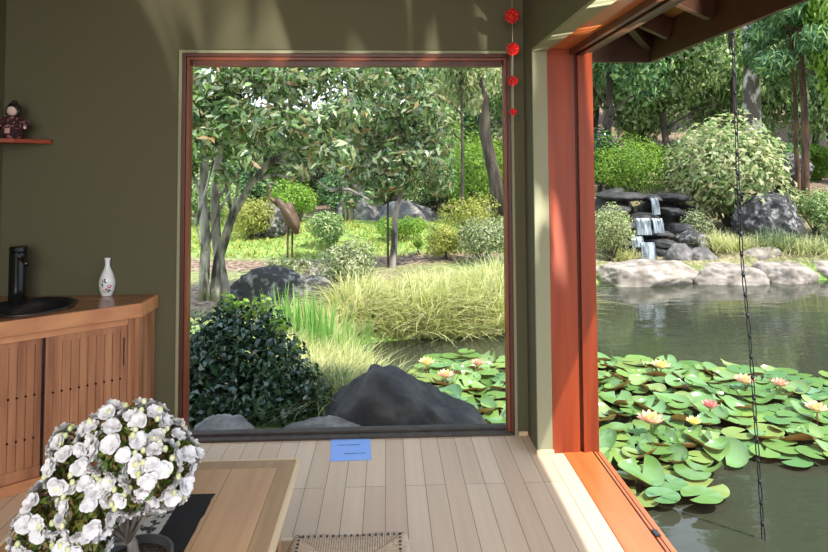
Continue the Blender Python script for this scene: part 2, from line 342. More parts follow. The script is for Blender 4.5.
# roof over the eaves
EX, EY, EZ = 1.753, 4.0, 2.183; sl = .45
def rz(d): return EZ + .20 + sl * d      # underside of the soffit, d in from the eave edge
rf = empty('eave_roof', (0, 0, 0), kind='structure')
INX = XR + .10; INY = YB + .12; dI = EX - INX
v = [(EX, EY, rz(0)), (EX, YR, rz(0)), (INX - .3, YR, rz(EX - INX + .3)), (INX - .3, EY - (EX - INX + .3), rz(EX - INX + .3)), (XL - 1, EY, rz(0)), (XL - 1, EY - (EX - INX + .3), rz(EX - INX + .3))]
sm = MB()
for s_, flip in ((0, 1), (.04, 0)):
    vs = [(a, b, c + s_) for a, b, c in v]; sm.add(vs, [(0, 1, 2, 3) if not flip else (3, 2, 1, 0), (0, 3, 5, 4) if not flip else (4, 5, 3, 0)])
sm.build('soffit', M['soffit'], rf)
sheet = MB().add([(a, b, c + .06) for a, b, c in v], [(0, 1, 2, 3), (0, 3, 5, 4)]); sheet.build('roof_sheet', M['steel'], rf)
MB().box(EX - .03, EX, YR, EY, EZ, EZ + .24).box(XL - 1, EX - .03, EY - .03, EY, EZ, EZ + .24).build('fascia', M['rafter'], rf, bevel=.003)
for k in range(11):
    y = 3.66 - .49 * k
    if y < YR: break
    MB().obox((EX - .03, y, rz(.03) - .065), (INX, y, rz(dI) - .065), .045, .13).build('rafter', M['rafter'], rf, bevel=.002)
for k in range(9):
    x = 1.36 - .49 * k
    MB().obox((x, EY - .03, rz(.03) - .065), (x, INY, rz(EY - INY) - .065), .045, .13).build('rafter', M['rafter'], rf, bevel=.002)
MB().obox((EX - .03, EY - .03, rz(.03) - .065), (INX, EY - dI, rz(dI) - .065),   .05, .15).build('hip_rafter', M['rafter'], rf, bevel=.002)
MB().box(INX + .22, INX + .225, YR, INY, 2.33, CEIL).build('eave_wall', M['rafter'], rf)

# ------------------------------------------------------------ corner cabinet, counter, basin
T = .81
p0 = (-1.278, 3.293); t = (XL + .004 - p0[0]); p2 = (XL + .004, p0[1] + t * math.tan(R_(37)))
cb = empty('corner_cabinet', (p0[0], p0[1], 0), label='cedar corner cabinet with two sliding slatted doors under the counter', cat='cabinet')
ang = R_(217)   # along the front, from p0 towards the left wall
dv = Vector((math.cos(ang), math.sin(ang), 0)); nv = Vector((-dv.y, dv.x, 0))      # nv points out into the room?
if nv.dot(Vector((1, -1, 0))) < 0: nv = -nv
def fr(u, o, z): return Vector((0, 0, 0)) + dv * u + nv * o + Vector((0, 0, z))
def fbox(mb, u0, u1, o0, o1, z0, z1, m=0):
    vs = [fr(u, o, z) for z in (z0, z1) for o in (o0, o1) for u in (u0, u1)]
    return mb.add(vs, [(0, 1, 3, 2), (4, 6, 7, 5), (0, 4, 5, 1), (2, 3, 7, 6), (0, 2, 6, 4), (1, 5, 7, 3)], m)
FL = abs(t) / math.cos(R_(37))
IN = -.035
b = MB(); b.box(-.022, -.002, 0, YB - p0[1] - .002, 0, T - .07); fbox(b, 0.0, .045, IN - .02, IN, 0, T - .07); b.build('side_panel', M['cab'], cb, bevel=.002)
b = MB(); fbox(b, .045, FL, IN - .012, IN + .004, T - .11, T - .07); b.build('top_rail', M['cab_edge'], cb, bevel=.002)
b = MB(); fbox(b, .045, FL, IN - .03, IN - .012, 0.0, .048); b.build('bottom_rail', M['cab_edge'], cb, bevel=.002)
def slat_door(u0, u1, o, grip):
    d = MB(); fbox(d, u0, u1, o - .022, o, .05, T - .11)
    st = .032; z0, z1 = .05, T - .11
    fbox(d, u0, u0 + st, o, o + .008, z0, z1); fbox(d, u1 - st, u1, o, o + .008, z0, z1); fbox(d, u0 + st, u1 - st, o, o + .008, z1 - .03, z1); fbox(d, u0 + st, u1 - st, o, o + .008, z0, z0 + .05)
    n = max(1, round((u1 - u0 - 2 * st) / .036)); sw = (u1 - u0 - 2 * st) / n
    for k in range(n): fbox(d, u0 + st + k * sw + .0015, u0 + st + (k + 1) * sw - .0015, o, o + .005, z0 + .05, z1 - .03)
    do = d.build('door', M['cab'], cb, bevel=.001)
    for z in (.235, .435):
        for k in range(n + 1):
            c = fr(u0 + st + k * sw, o + .0085, z); MB().tube([c - nv * .006, c + nv * .0015], .0048, 10).build('peg', M['black'], do)
    if grip: g = MB(); fbox(g, u0 + .013, u0 + .019, o + .0078, o + .0088, z1 - .20, z1 - .06); g.build('finger_pull', M['black'], do)
slat_door(.048, .412, IN - .004, True); slat_door(.385, .80, IN - .030, False); slat_door(.79, FL - .06, IN - .004, False)
g = MB(); fbox(g, .4115, .424, IN - .029, IN - .020, .05, T - .11); g.build('gap_shade_strip', M['black_matte'], cb)  # solid black strip standing in for shade beside the door edge
ct = MB(); e = .0
poly = [(p0[0] + .0, YB - .003), (XL + .003, YB - .003), (XL + .003, p2[1] - .0), (p0[0] + 0, p0[1])]
# counter slab with a round cut-out is made from strips around the basin
BC = (-1.80, 3.235); BR = .205
def slab(name, m, parent, z0, z1):
    bm = bmesh.new()
    out = [bm.verts.new((x, y, z1)) for x, y in poly]; inn = [bm.verts.new((BC[0] + BR * math.cos(a * math.pi / 24), BC[1] + BR * math.sin(a * math.pi / 24), z1)) for a in range(48)]
    eo = [bm.edges.new((out[i], out[(i + 1) % 4])) for i in range(4)]; ei = [bm.edges.new((inn[i], inn[(i + 1) % 48])) for i in range(48)]
    r = bmesh.ops.triangle_fill(bm, edges=eo + ei, use_beauty=True)
    top = [f for f in bm.faces]
    ex = bmesh.ops.extrude_face_region(bm, geom=top)
    bmesh.ops.translate(bm, verts=[v for v in ex['geom'] if isinstance(v, bmesh.types.BMVert)], vec=(0, 0, z0 - z1))
    bmesh.ops.recalc_face_normals(bm, faces=bm.faces)
    me = bpy.data.meshes.new(name); bm.to_mesh(me); bm.free(); return link(name, me, parent, m)
ctop = slab('countertop', M['cab_x'], None, T - .03, T)
tag(ctop, 'angled cedar countertop fitted into the corner, carrying the black basin', 'countertop')
ed = MB(); ed.obox((p0[0] - .0, p0[1] - .0, T - .036), (p2[0] + .02, p2[1] + .02, T - .036), .02, .0705); ed.box(p0[0] - .004, p0[0] + .016, p0[1] - .006, YB - .003, T - .071, T - .001)
ed.build('front_edge', M['cab_edge'], ctop, bevel=.002)
bs = MB().lathe([(BR + .012, .002), (BR + .012, .008), (BR - .004, .010), (BR - .02, -.02), (BR - .05, -.09), (.08, -.12), (.0, -.122), (0, -.13), (.1, -.13), (BR - .035, -.10), (BR - .002, -.02), (BR - .001, .002)], 48)
bo = bs.build('basin', M['black_matte'], smooth=True, loc=(BC[0], BC[1], T), label='round black basin sunk into the corner countertop', cat='basin')
MB().lathe([(.0, .004), (.022, .004), (.025, 0)], 20, (0, 0, -.121)).build('drain', M['steel'], bo, smooth=True)
tp = empty('tap', (A(16, 298, 3.36).x, 3.37, T), label='tall black pillar tap standing behind the basin', cat='tap')
MB().lathe([(0, 0), (.046, 0), (.046, .006), (.041, .008), (.041, .255), (.034, .262), (0, .262)], 28).build('column', M['black'], tp, smooth=False, bevel=.001)
MB().lathe([(0, .262), (.042, .263), (.042, .285), (.034, .29), (0, .29)], 28).build('lever', M['black'], tp, bevel=.001)
MB().tube([(.02, -.022, .235), (.07, -.07, .225), (.10, -.095, .205)], [.014, .013, .012], 14).build('spout', M['black'], tp, smooth=True)
MB().tube([(.012, -.0365, .12), (.012, -.0365, .24)], .0025, 6).build('highlight_strip', M['steel'], tp)
# vase
vp = G(107, 295.5, T)
va = empty('porcelain_vase', (vp.x, vp.y, T), label='small white porcelain bottle vase with painted flowers on the corner counter', cat='vase')
MB().lathe([(0, .002), (.026, 0), (.028, .004), (.037, .03), (.0425, .06), (.041, .085), (.030, .12), (.017, .148), (.0125, .165), (.0135, .19), (.017, .203), (.0145, .205), (.010, .19), (.0, .16)], 36).build('body', M['porcelain'], va, smooth=True)
def decal(mb, az, z, w_, h_, rot=0, n=9):
    pts = []
    for k in range(n):
        a = 2 * math.pi * k / n; x = w_ * math.cos(a); y = h_ * math.sin(a) * (1 + .15 * math.sin(3 * a)); X = x * math.cos(rot) - y * math.sin(rot); Z = x * math.sin(rot) + y * math.cos(rot)
        zz = z + Z; prof = np.interp(zz, [.004, .03, .06, .085, .12, .148], [.028, .037, .0425, .041, .030, .017]) + .0009
        aa = az + X / .04; pts.append((prof * math.cos(aa), prof * math.sin(aa), zz))
    mb.add(pts, [tuple(range(n))])
front = -1.25
for nm, c, items in (('painted_branch', (.015, .02, .02), [(-.35, .088, .013, .006, .6), (-.15, .08, .010, .004, -.5), (-.5, .065, .004, .012, .2), (0, .032, .022, .006, .15)]), ('painted_blossom', (.55, .08, .22), [(.35, .055, .011, .010, 0), (.0, .04, .008, .006, 0)]), ('painted_leaf', (.05, .22, .22), [(.1, .026, .016, .006, .2), (.35, .032, .01, .006, 0)]), ('painted_center', (.7, .45, .05), [(-.05, .030, .005, .005, 0)])):
    d = MB()
    for az, z, a, b_, r in items: decal(d, front + az, z, a, b_, r)
    d.build(nm, mat(nm, c, .3), va)
# shelf and doll
sz = A(30, 141.5, 3.45).z
sh = MB().prism([(XL, YB - .002), (XL, 3.22), (XL + .05, 3.23), (XL + .17, 3.33), (A(53, 141, YB).x, YB - .02), (A(53, 141, YB).x, YB - .002)], sz - .011, sz + .011).build('corner_shelf', M['jarrah_x'], bevel=.003, label='small red timber corner shelf high on the olive wall', cat='shelf')
dl = empty('kimono_doll', (XL + .12, 3.40, sz + .0115), label='small black-haired doll in a printed dark kimono on the corner shelf', cat='doll')
MB().lathe([(0, 0), (.045, 0), (.052, .02), (.046, .06), (.032, .10), (.022, .125), (0, .13)], 20).build('body', M['kimono'], dl, smooth=True)
sv = MB()
for s in (-1, 1): sv.tube([(s * .02, 0, .115), (s * .05, -.01, .09), (s * .082, -.015, .062)], [.014, .022, .026], 12)
sv.build('sleeves', M['kimono'], dl, smooth=True)
MB().ell((0, -.006, .152), (.027, .024, .029)).build('head', M['skin'], dl, smooth=True)
MB().ell((0, .006, .163), (.036, .030, .034)).ell((0, .012, .195), (.016, .014, .014)).ell((-.032, 0, .15), (.008, .014, .022)).ell((.032, 0, .15), (.008, .014, .022)).build('hair', M['black_matte'], dl, smooth=True)
for s in (-1, 1): MB().ell((s * .083, -.034, .058), (.008, .008, .009), 10, 6).build('hand', M['skin'], dl, smooth=True)
f = MB()
for s in (-1, 1): f.ell((s * .010, -.0295, .152), (.003, .002, .002), 8, 5)
f.build('eyes', M['black_matte'], dl)
MB().ell((0, -.0305, .139), (.004, .002, .0015), 8, 5).build('mouth', mat('doll_lips', (.4, .03, .03), .6), dl)
MB().prism([(-.012, -.052), (.012, -.052), (.016, -.03), (-.016, -.03)], .028, .055).build('obi', mat('pink_obi', (.55, .30, .28), .8), dl, bevel=.003)

# ------------------------------------------------------------ red ball garland
OY = 3.36
top_ = A(512, 0, OY); gl = empty('hanging_ball_garland', (top_.x, OY, CEIL), label='string of four red balls shrinking downwards, hanging beside the window', cat='ornament')
MB().tube([(0, 0, 0), (0, 0, A(514, 118, OY).z - CEIL)], .0012, 6).build('string', mat('pale_string', (.5, .4, .35), .8), gl)
rng = random.Random(5)
for (px, py, r) in ((512, 16, .042), (512.5, 49, .036), (513, 81, .028), (513.5, 112, .020)):
    z = A(px, py, OY).z - CEIL; bm_ = MB(); n = 60
    bm_.ell((0, 0, z), (r * .8,) * 3, 14, 8)
    for k in range(n):
        y = 1 - 2 * (k + .5) / n; a = k * 2.39996; q = math.sqrt(1 - y * y)
        bm_.ell((r * .82 * q * math.cos(a), r * .82 * q * math.sin(a), z + r * .82 * y), (r * .2,) * 3, 8, 5)
    bm_.build('ball', M['redglass'], gl, smooth=True)

# ------------------------------------------------------------ low table, runner, bonsai, stool, paper
TX0, TX1, TY0, TY1, TZ = -1.185, -.362, .95, 2.525, .35
tb = empty('low_table', ((TX0 + TX1) / 2, (TY0 + TY1) / 2, PZ), label='pale timber low table with mitred border standing over the floor pit', cat='table')
ox, oy, oz = tb.location
def lb(m, x0, x1, y0, y1, z0, z1): return m.box(x0 - ox, x1 - ox, y0 - oy, y1 - oy, z0 - oz, z1 - oz)
bw = .062
m_ = MB(); n = 4; pw = (TX1 - TX0 - 2 * bw) / n
for k in range(n): lb(m_, TX0 + bw + k * pw + .0008, TX0 + bw + (k + 1) * pw - .0008, TY0 + bw, TY1 - bw, TZ - .03, TZ)
m_.build('tabletop', M['table'], tb, bevel=.0008)
m_ = MB()
def mitre(pts): m_.prism([(x - ox, y - oy) for x, y in pts], TZ - .034 - oz, TZ + .0005 - oz)
mitre([(TX1, TY0), (TX1, TY1), (TX1 - bw, TY1 - bw), (TX1 - bw, TY0 + bw)]); mitre([(TX0, TY0), (TX0 + bw, TY0 + bw), (TX0 + bw, TY1 - bw), (TX0, TY1)])
mitre([(TX0, TY1), (TX0 + bw, TY1 - bw), (TX1 - bw, TY1 - bw), (TX1, TY1)]); mitre([(TX0, TY0), (TX1, TY0), (TX1 - bw, TY0 + bw), (TX0 + bw, TY0 + bw)])
m_.build('border', M['table_d'], tb, bevel=.001)
m_ = MB(); lb(m_, TX1, TX1 + .012, TY0, TY1 + .012, TZ - .04, TZ + .001); lb(m_, TX0 - .012, TX0, TY0, TY1 + .012, TZ - .04, TZ + .001); lb(m_, TX0, TX1, TY1, TY1 + .012, TZ - .04, TZ + .001)
m_.build('edge_banding', M['table_e'], tb, bevel=.0015)
m_ = MB(); lb(m_, TX0 + .06, TX1 - .06, TY0 + .06, TY0 + .085, TZ - .11, TZ - .034); lb(m_, TX0 + .06, TX1 - .06, TY1 - .085, TY1 - .06, TZ - .11, TZ - .034); lb(m_, TX0 + .06, TX0 + .085, TY0 + .06, TY1 - .06, TZ - .11, TZ - .034); lb(m_, TX1 - .085, TX1 - .06, TY0 + .06, TY1 - .06, TZ - .11, TZ - .034)
m_.build('apron', M['table'], tb, bevel=.001)
for x in (TX0 + .05, TX1 - .105):
    for y in (TY0 + .05, TY1 - .105):
        m_ = MB(); lb(m_, x, x + .055, y, y + .055, PZ, TZ - .034); m_.build('leg', M['table'], tb, bevel=.002)
rn = empty('table_runner', (-.77, 1.65, TZ + .002), label='black cloth runner with a pale patterned band lying on the low table', cat='cloth')
rx0, rx1 = -.925, -.612
def strip(x0, x1, z, jag=0, seed=1):
    q = random.Random(seed); m = MB(); n = 40; vs = []; fs = []
    for k in range(n + 1):
        y = 1.0 + (2.275 - 1.0) * k / n; j = q.uniform(-jag, jag)
        for x in (x0 - j, x1 + j):
            for dz in (0, .0016): vs.append((x + .77, y - 1.65, z + dz + .0006 * math.sin(y * 40)))
    for k in range(n):
        a = 4 * k; b2 = a + 4; fs += [(a + 1, a + 3, b2 + 3, b2 + 1), (a, b2, b2 + 2, a + 2), (a, a + 1, b2 + 1, b2), (a + 2, b2 + 2, b2 + 3, a + 3)]
    fs += [(0, 2, 3, 1), (4 * n, 4 * n + 1, 4 * n + 3, 4 * n + 2)]
    return m.add(vs, fs)
strip(rx0, rx1, 0, .003).build('runner_cloth', M['cloth'], rn)
strip(rx0 + .095, rx1 - .108, .0024).build('patterned_band', M['band'], rn)

def blossom_mesh(seed, closed=0.0):
    q = random.Random(seed); m = MB()
    for layer in range(2):
        n = 6 if layer == 0 else 5
        for k in range(n):
            a0 = 2 * math.pi * (k + .5 * layer) / n + q.uniform(-.12, .12); Lh = (.024 if layer == 0 else .018) * q.uniform(.85, 1.12); W = Lh * .52; up = (.25 if layer == 0 else .75) + closed
            d = Vector((math.cos(a0), math.sin(a0), 0)); s = Vector((-math.sin(a0), math.cos(a0), 0)); vs = []
            for i, (tt, ww) in enumerate(((0, .25), (.35, .85), (.7, 1.05), (.93, .75), (1.04, .2))):
                h = up * Lh * (tt * 1.1 - .6 * tt * tt) + .002 * layer
                for j in (-1, 0, 1): vs.append(d * (Lh * tt) + s * (W * ww * j) + Vector((0, 0, h + .003 * math.sin(5 * tt + j * 2 + k) + (.0025 if j else 0))))
            fs = []
            for i in range(4):
                for j in range(2): fs.append((i * 3 + j, (i + 1) * 3 + j, (i + 1) * 3 + j + 1, i * 3 + j + 1))
            m.add(vs, fs)
    return m
bz_x, bz_y = G(147, 540, TZ + .10).x, 1.755
bn = empty('bonsai_azalea', (bz_x, bz_y, TZ + .004), label='white-flowering azalea bonsai in a dark pot on the low table', cat='plant')
MB().lathe([(0, .012), (.060, .012), (.062, 0), (.074, 0), (.078, .014), (.082, .05), (.088, .088), (.098, .092), (.098, .106), (.086, .106), (.083, .088), (0, .085)], 40).build('pot', M['pot'], bn, smooth=True)
MB().lathe([(0, .094), (.05, .096), (.084, .088)], 32).build('soil', M['soil'], bn)
tk = MB(); tk.tube([(.0, .0, .08), (-.012, .01, .13), (-.035, .0, .19), (-.045, .01, .26), (-.03, 0, .33)], [.017, .014, .012, .009, .005], 10)
rng = random.Random(11)
blobs = []
for px, py, rp_, dy in ((140, 430, 23, 0), (162, 452, 25, .02), (110, 440, 27, .02), (80, 470, 28, 0), (130, 475, 32, .0), (166, 484, 20, -.02), (60, 505, 26, 0), (95, 505, 27, -.04), (132, 488, 20, -.05), (42, 532, 22, 0), (82, 542, 22, -.03), (72, 448, 17, .03), (176, 462, 19, .0), (120, 450, 24, -.06), (152, 470, 22, -.08)):
    b_ = A(px, py, 1.72 + dy); blobs.append(((b_.x - bz_x, b_.y - bz_y, b_.z - TZ), rp_ * 1.72 / 620))
for c, r in blobs:
    tk.tube([(-.02, .0, .14), ((c[0] - .03) / 2, c[1] / 2, (c[2] + .12) / 2), c], [.007, .005, .003], 6)
tk.build('trunk', M['bark_pale'], bn, smooth=True)
def leaf_cloud(blobs, n, ln, wd, seed, shell=.55, up=.4, fold=.25, jit=.8, dead=None, six=False):
    q = np.random.RandomState(seed); P = []; N = []
    w_ = np.array([max(b[1] if np.isscalar(b[1]) else float(np.mean(b[1])), .01) ** 2 for b in blobs]); w_ /= w_.sum()
    idx = q.choice(len(blobs), n, p=w_)
    c = np.array([b[0] for b in blobs], float)[idx]; r = np.array([(b[1],) * 3 if np.isscalar(b[1]) else b[1] for b in blobs], float)[idx]
    d = q.normal(size=(n, 3)); d /= np.linalg.norm(d, axis=1)[:, None]
    rad = shell + (1 - shell) * q.rand(n) ** .6
    # lumpy outline
    rad *= 1 + .12 * np.sin(d[:, 0] * 5 + idx) * np.cos(d[:, 2] * 4 + idx * 2)
    P = c + d * r * rad[:, None]
    nrm = d * .7 + q.normal(size=(n, 3)) * jit * .5; nrm[:, 2] += up; nrm /= np.linalg.norm(nrm, axis=1)[:, None]
    ax = d + q.normal(size=(n, 3)) * jit; ax -= nrm * (ax * nrm).sum(1)[:, None]; ax /= np.linalg.norm(ax, axis=1)[:, None] + 1e-9
    sd_ = np.cross(nrm, ax); l = ln * q.uniform(.65, 1.3, n)[:, None]; w2 = l * (wd / ln)
    base = P - ax * l * .5; tip = P + ax * l * .5 - nrm * l * .12; lift = nrm * w2 * fold
    a = P + sd_ * w2 * .5 + lift; b_ = P - sd_ * w2 * .5 + lift
    V = np.stack([base, a, tip, b_], 1).reshape(-1, 3)
    return V
def mesh_quads(name, V, m):
    me = bpy.data.meshes.new(name); n = len(V); me.vertices.add(n); me.vertices.foreach_set('co', np.asarray(V, np.float32).ravel())
    me.loops.add(n); me.loops.foreach_set('vertex_index', np.arange(n, dtype=np.int32)); nf = n // 4
    me.polygons.add(nf); me.polygons.foreach_set('loop_start', np.arange(0, n, 4, dtype=np.int32)); me.polygons.foreach_set('loop_total', np.full(nf, 4, np.int32))
    me.update(calc_edges=True); me.materials.append(m); return me
link('leaves', mesh_quads('leaves', leaf_cloud(blobs, 5200, .024, .009, 3, shell=.45), L['azalea']), bn)
bms = []
for s in range(4):
    bmo = blossom_mesh(s, [0, .15, .3, -.1][s]); me = bpy.data.meshes.new('blossom'); me.from_pydata(bmo.v, [], bmo.f); me.update(); me.materials.append(M['petal']); me.polygons.foreach_set('use_smooth', [True] * len(me.polygons)); bms.append(me)
cand = []; q = random.Random(9); camp = Vector((0 - bz_x, 0 - bz_y, 1.5 - TZ))
tries = 0
while len(cand) < 190 and tries < 40000:
    tries += 1
    c, r = q.choice(blobs); d = Vector((q.gauss(0, 1), q.gauss(0, 1), q.gauss(.2, 1))).normalized(); p = Vector(c) + d * r * q.uniform(.92, 1.10)
    if p.z < .03: continue
    if any((p - Vector(c2)).length < r2 * .93 for c2, r2 in blobs): continue
    if any((p - p_).length < .031 for p_, _ in cand): continue
    cand.append((p, d))
cand.sort(key=lambda a: -a[1].dot((camp - a[0]).normalized()))
for p, d in cand[:100]:
    o = bpy.data.objects.new('blossom', bms[q.randrange(4)]); C.objects.link(o); o.parent = bn; o.location = p; s = q.uniform(.78, 1.08); o.scale = (s, s, s)
    dd = (d + Vector((q.uniform(-.4, .4), q.uniform(-.4, .4), q.uniform(-.2, .4)))).normalized(); o.rotation_mode = 'QUATERNION'; o.rotation_quaternion = dd.to_track_quat('Z', 'Y') @ Matrix.Rotation(q.uniform(0, 6.28), 3, 'Z').to_quaternion()
rest = MB()
for p, d in cand[100:]:
    src = blossom_mesh(q.randrange(4)); R3 = d.to_track_quat('Z', 'Y').to_matrix()
    rest.add([p + (R3 @ Vector(v)) * .92 for v in src.v], src.f)
rest.build('blossoms', M['petal'], bn, smooth=True, kind='stuff')
bd = MB()
for k in range(170):
    c, r = q.choice(blobs); d = Vector((q.gauss(0, 1), q.gauss(-.4, 1), q.gauss(.5, 1))).normalized(); p = Vector(c) + d * r * 1.12
    if p.z < .03 or any((p - Vector(c2)).length < r2 * .97 for c2, r2 in blobs): continue
    bd.ell(p, (.007, .007, .0085), 8, 6)
bd.build('buds', M['bud'], bn, smooth=True, kind='stuff')

# woven stool
SX0, SX1, SY0, SY1, SZ = -.345, .075, 1.87, 2.29, .205
sc_ = ((SX0 + SX1) / 2, (SY0 + SY1) / 2)
stl = empty('woven_stool', (sc_[0], sc_[1], PZ), label='low stool with a woven cord seat standing in the floor pit beside the table', cat='stool')
hx, hy = (SX1 - SX0) / 2, (SY1 - SY0) / 2; zt = SZ - PZ
for sxx in (-1, 1):
    for sy in (-1, 1):
        MB().tube([(sxx * (hx - .035), sy * (hy - .035), 0), (sxx * (hx - .03), sy * (hy - .03), zt - .03)], [.013, .018], 12).build('leg', M['cab'], stl, smooth=True)
m_ = MB()
for sgn in (-1, 1): m_.tube([(-hx + .035, sgn * (hy - .035), .25), (hx - .035, sgn * (hy - .035), .25)], .009, 8); m_.tube([(sgn * (hx - .035), -hy + .035, .21), (sgn * (hx - .035), hy - .035, .21)], .009, 8)
m_.build('stretchers', M['cab'], stl)
def seat_pt(u, v):   # u,v in -1..1 : rounded square, edges rolled down
    e = max(abs(u), abs(v)); z = zt - .012 * max(0, 1 - e) ** .7
    if e > .9: z -= .02 * (max(0, e - .9) / .1) ** 2
    return z
m_ = MB(); rows = 24
for side in range(4):         # cords run parallel to each edge's normal and meet on the diagonals
    for k in range(rows * 2 + 1):
        s_ = -1 + 2 * k / (rows * 2); s2 = s_ * .96; pts = []
        for i in range(7):
            e0 = abs(s2) + (1 - abs(s2)) * i / 6
            pts.append((s2, e0))
        pts3 = []
        for a_, b_ in pts + [(s2, 1.0)]:
            u, v = {0: (a_, b_), 1: (a_, -b_), 2: (b_, a_), 3: (-b_, a_)}[side]
            rr = 1 - .06 * (abs(u) * abs(v)) ** 4
            pts3.append((u * hx * rr, v * hy * rr, seat_pt(u, v)))
        x_, y_, z_ = pts3[-1]; pts3.append((x_ * .99, y_ * .99, zt - .05))
        m_.tube(pts3, .0046, 5, caps=False)
m_.build('woven_seat', M['cord'], stl, smooth=True)
m_ = MB()
for k in range(34):
    s_ = -.84 + 1.68 * k / 33
    for u, v, hor in ((s_, .84, 1), (s_, -.84, 1), (.84, s_, 0), (-.84, s_, 0)):
        x, y = u * hx, v * hy; w_ = (.0035, .0045) if hor else (.0045, .0035)
        if k % 2: m_.box(x - w_[0], x + w_[0], y - w_[1], y + w_[1], seat_pt(u, v) + .0, seat_pt(u, v) + .0062)
m_.build('dark_weave_line', M['black_matte'], stl)
MB().box(-hx * .93, hx * .93, -hy * .93, hy * .93, zt - .045, zt - .017).build('seat_frame', M['cab'], stl, bevel=.01)
# paper
pc = [G(*p, 0) for p in ((331, 437.5), (370, 436.5), (371.5, 460), (330, 461.5))]
m_ = MB(); m_.add([(p.x, p.y, z) for z in (.001, .0018) for p in pc], [(3, 2, 1, 0), (4, 5, 6, 7)][::-1] + [(k, (k + 1) % 4, 4 + (k + 1) % 4, 4 + k) for k in range(4)])
pp = m_.build('paper_sheet', M['paper'], label='blue sheet of paper with two lines of writing lying on the floor by the window', cat='paper')
q = random.Random(4)
for row, (yy, x0, x1) in enumerate(((.36, .16, .74), (.72, .34, .82))):
    x = x0; ln = MB()
    while x < x1:
        w_ = q.uniform(.012, .04); a = pc[0].lerp(pc[1], x).lerp(pc[3].lerp(pc[2], x), yy)
        ln.box(a.x, a.x + .21 * w_, a.y - .004 - q.uniform(0, .004), a.y + .003, .0019, .0022); x += w_ + .012
    ln.build('line_of_writing', M['ink'], pp)

exec_outdoor = True
# ============================================================ OUTDOORS
WZ = -.42
pond = [(.62, 3.60), (.45, 4.3), (.18, 5.0), (-.05, 5.6), (-.35, 6.2), (-.25, 6.75), (.5, 6.95), (1.5, 7.1), (2.3, 8.3), (3.0, 9.7), (3.6, 10.15), (6.1, 10.2), (8.5, 10.0), (12, 8.5), (13, 3), (10, -8), (.85, -8), (.85, 3.60)]
PA = np.array(pond)
def pond_sd(x, y):      # signed distance, negative inside
    x = np.asarray(x, float); y = np.asarray(y, float); d = np.full(x.shape, 1e9); ins = np.zeros(x.shape, bool); n = len(PA)
    for i in range(n):
        a, b = PA[i], PA[(i + 1) % n]; ab = b - a; tt = np.clip(((x - a[0]) * ab[0] + (y - a[1]) * ab[1]) / (ab @ ab), 0, 1)
        d = np.minimum(d, np.hypot(x - a[0] - tt * ab[0], y - a[1] - tt * ab[1]))
        c = (a[1] > y) != (b[1] > y); xi = a[0] + (y - a[1]) / (b[1] - a[1] + 1e-12) * ab[0]; ins ^= c & (x < xi)
    return np.where(ins, -d, d)
def sstep(a, b, x): t_ = np.clip((x - a) / (b - a), 0, 1); return t_ * t_ * (3 - 2 * t_)
def gh(x, y):
    x = np.asarray(x, float); y = np.asarray(y, float); d = pond_sd(x, y)
    base = -.27 + .13 * sstep(6, 9, y) + .045 * np.clip(y - 9, 0, 12) + .75 * sstep(2.2, 3.5, x) * (1 - sstep(5.6, 6.6, x)) * sstep(12.6, 13.5, y) + .18 * sstep(5.6, 6.6, x) * sstep(10.4, 13, y) + .5 * sstep(5.6, 6.6, x) * sstep(14, 17, y) - .12 * sstep(3.4, 4, x) * (1 - sstep(5.6, 6.2, x)) * (1 - sstep(12.6, 13.5, y)) * sstep(10.4, 10.8, y) + (.10 + .18 * sstep(0, 8, x)) * np.clip(y - 21, 0, 30) + .03 * np.sin(x * 1.3) * np.cos(y * 1.1)
    base = base + .10 * np.clip(-x - 7, 0, 10) * sstep(8, 12, y)
    up = WZ - .06 + (base - WZ + .06) * sstep(0, .45, d)
    return np.where(d > 0, up, WZ - .06 - .5 * sstep(0, 1.2, -d))
def g1(x, y): return float(gh(np.array([x]), np.array([y]))[0])
nx, ny = 190, 230
X, Y = np.meshgrid(np.linspace(-22, 30, nx), np.concatenate([np.linspace(3.66, 14, 110), np.linspace(14.2, 48, ny - 110)]))
Z = gh(X, Y); V = np.stack([X, Y, Z], -1).reshape(-1, 3)
ii = np.arange(ny - 1)[:, None] * nx + np.arange(nx - 1)[None]; Q = np.stack([ii, ii + 1, ii + 1 + nx, ii + nx], -1).reshape(-1, 4)
gm = bpy.data.meshes.new('ground'); gm.from_pydata(V.tolist(), [], Q.tolist()); gm.update()
xs, ys = V[:, 0], V[:, 1]
pathv = np.clip(np.exp(-((ys - (10.6 + .25 * np.sin(xs * .7))) / .55) ** 2) * 1.2 * (xs < 2) + np.exp(-(((xs + 2.6) / 1.6) ** 2 + ((ys - 8.3) / 1.1) ** 2)) * 1.3 + np.exp(-(((xs - .3) / 1.3) ** 2 + ((ys - 9.0) / .9) ** 2)) * 1.2 + sstep(15.5, 17.5, ys) + (xs > 2.5) * sstep(10.2, 10.6, ys) * .8, 0, 1)
at = gm.attributes.new('path', 'FLOAT', 'POINT'); at.data.foreach_set('value', pathv.astype(np.float32))
go = link('ground', gm, None, M['ground'], smooth=True, kind='structure')
wm = MB().add([(-.6, 3.5, WZ), (-.6, 10.6, WZ), (14, 10.6, WZ), (14, -9, WZ), (.85, -9, WZ), (.85, 3.5, WZ)], [(5, 4, 3, 2, 1, 0)]).build('pond_water', M['water'], kind='structure')
wm.data.polygons[0].flip() if wm.data.polygons[0].normal.z < 0 else None
MB().box(-30, 40, -30, 3.66, -1.4, -1.2).build('ground', mat('pond_bed', (.06, .05, .035), .9), kind='structure')
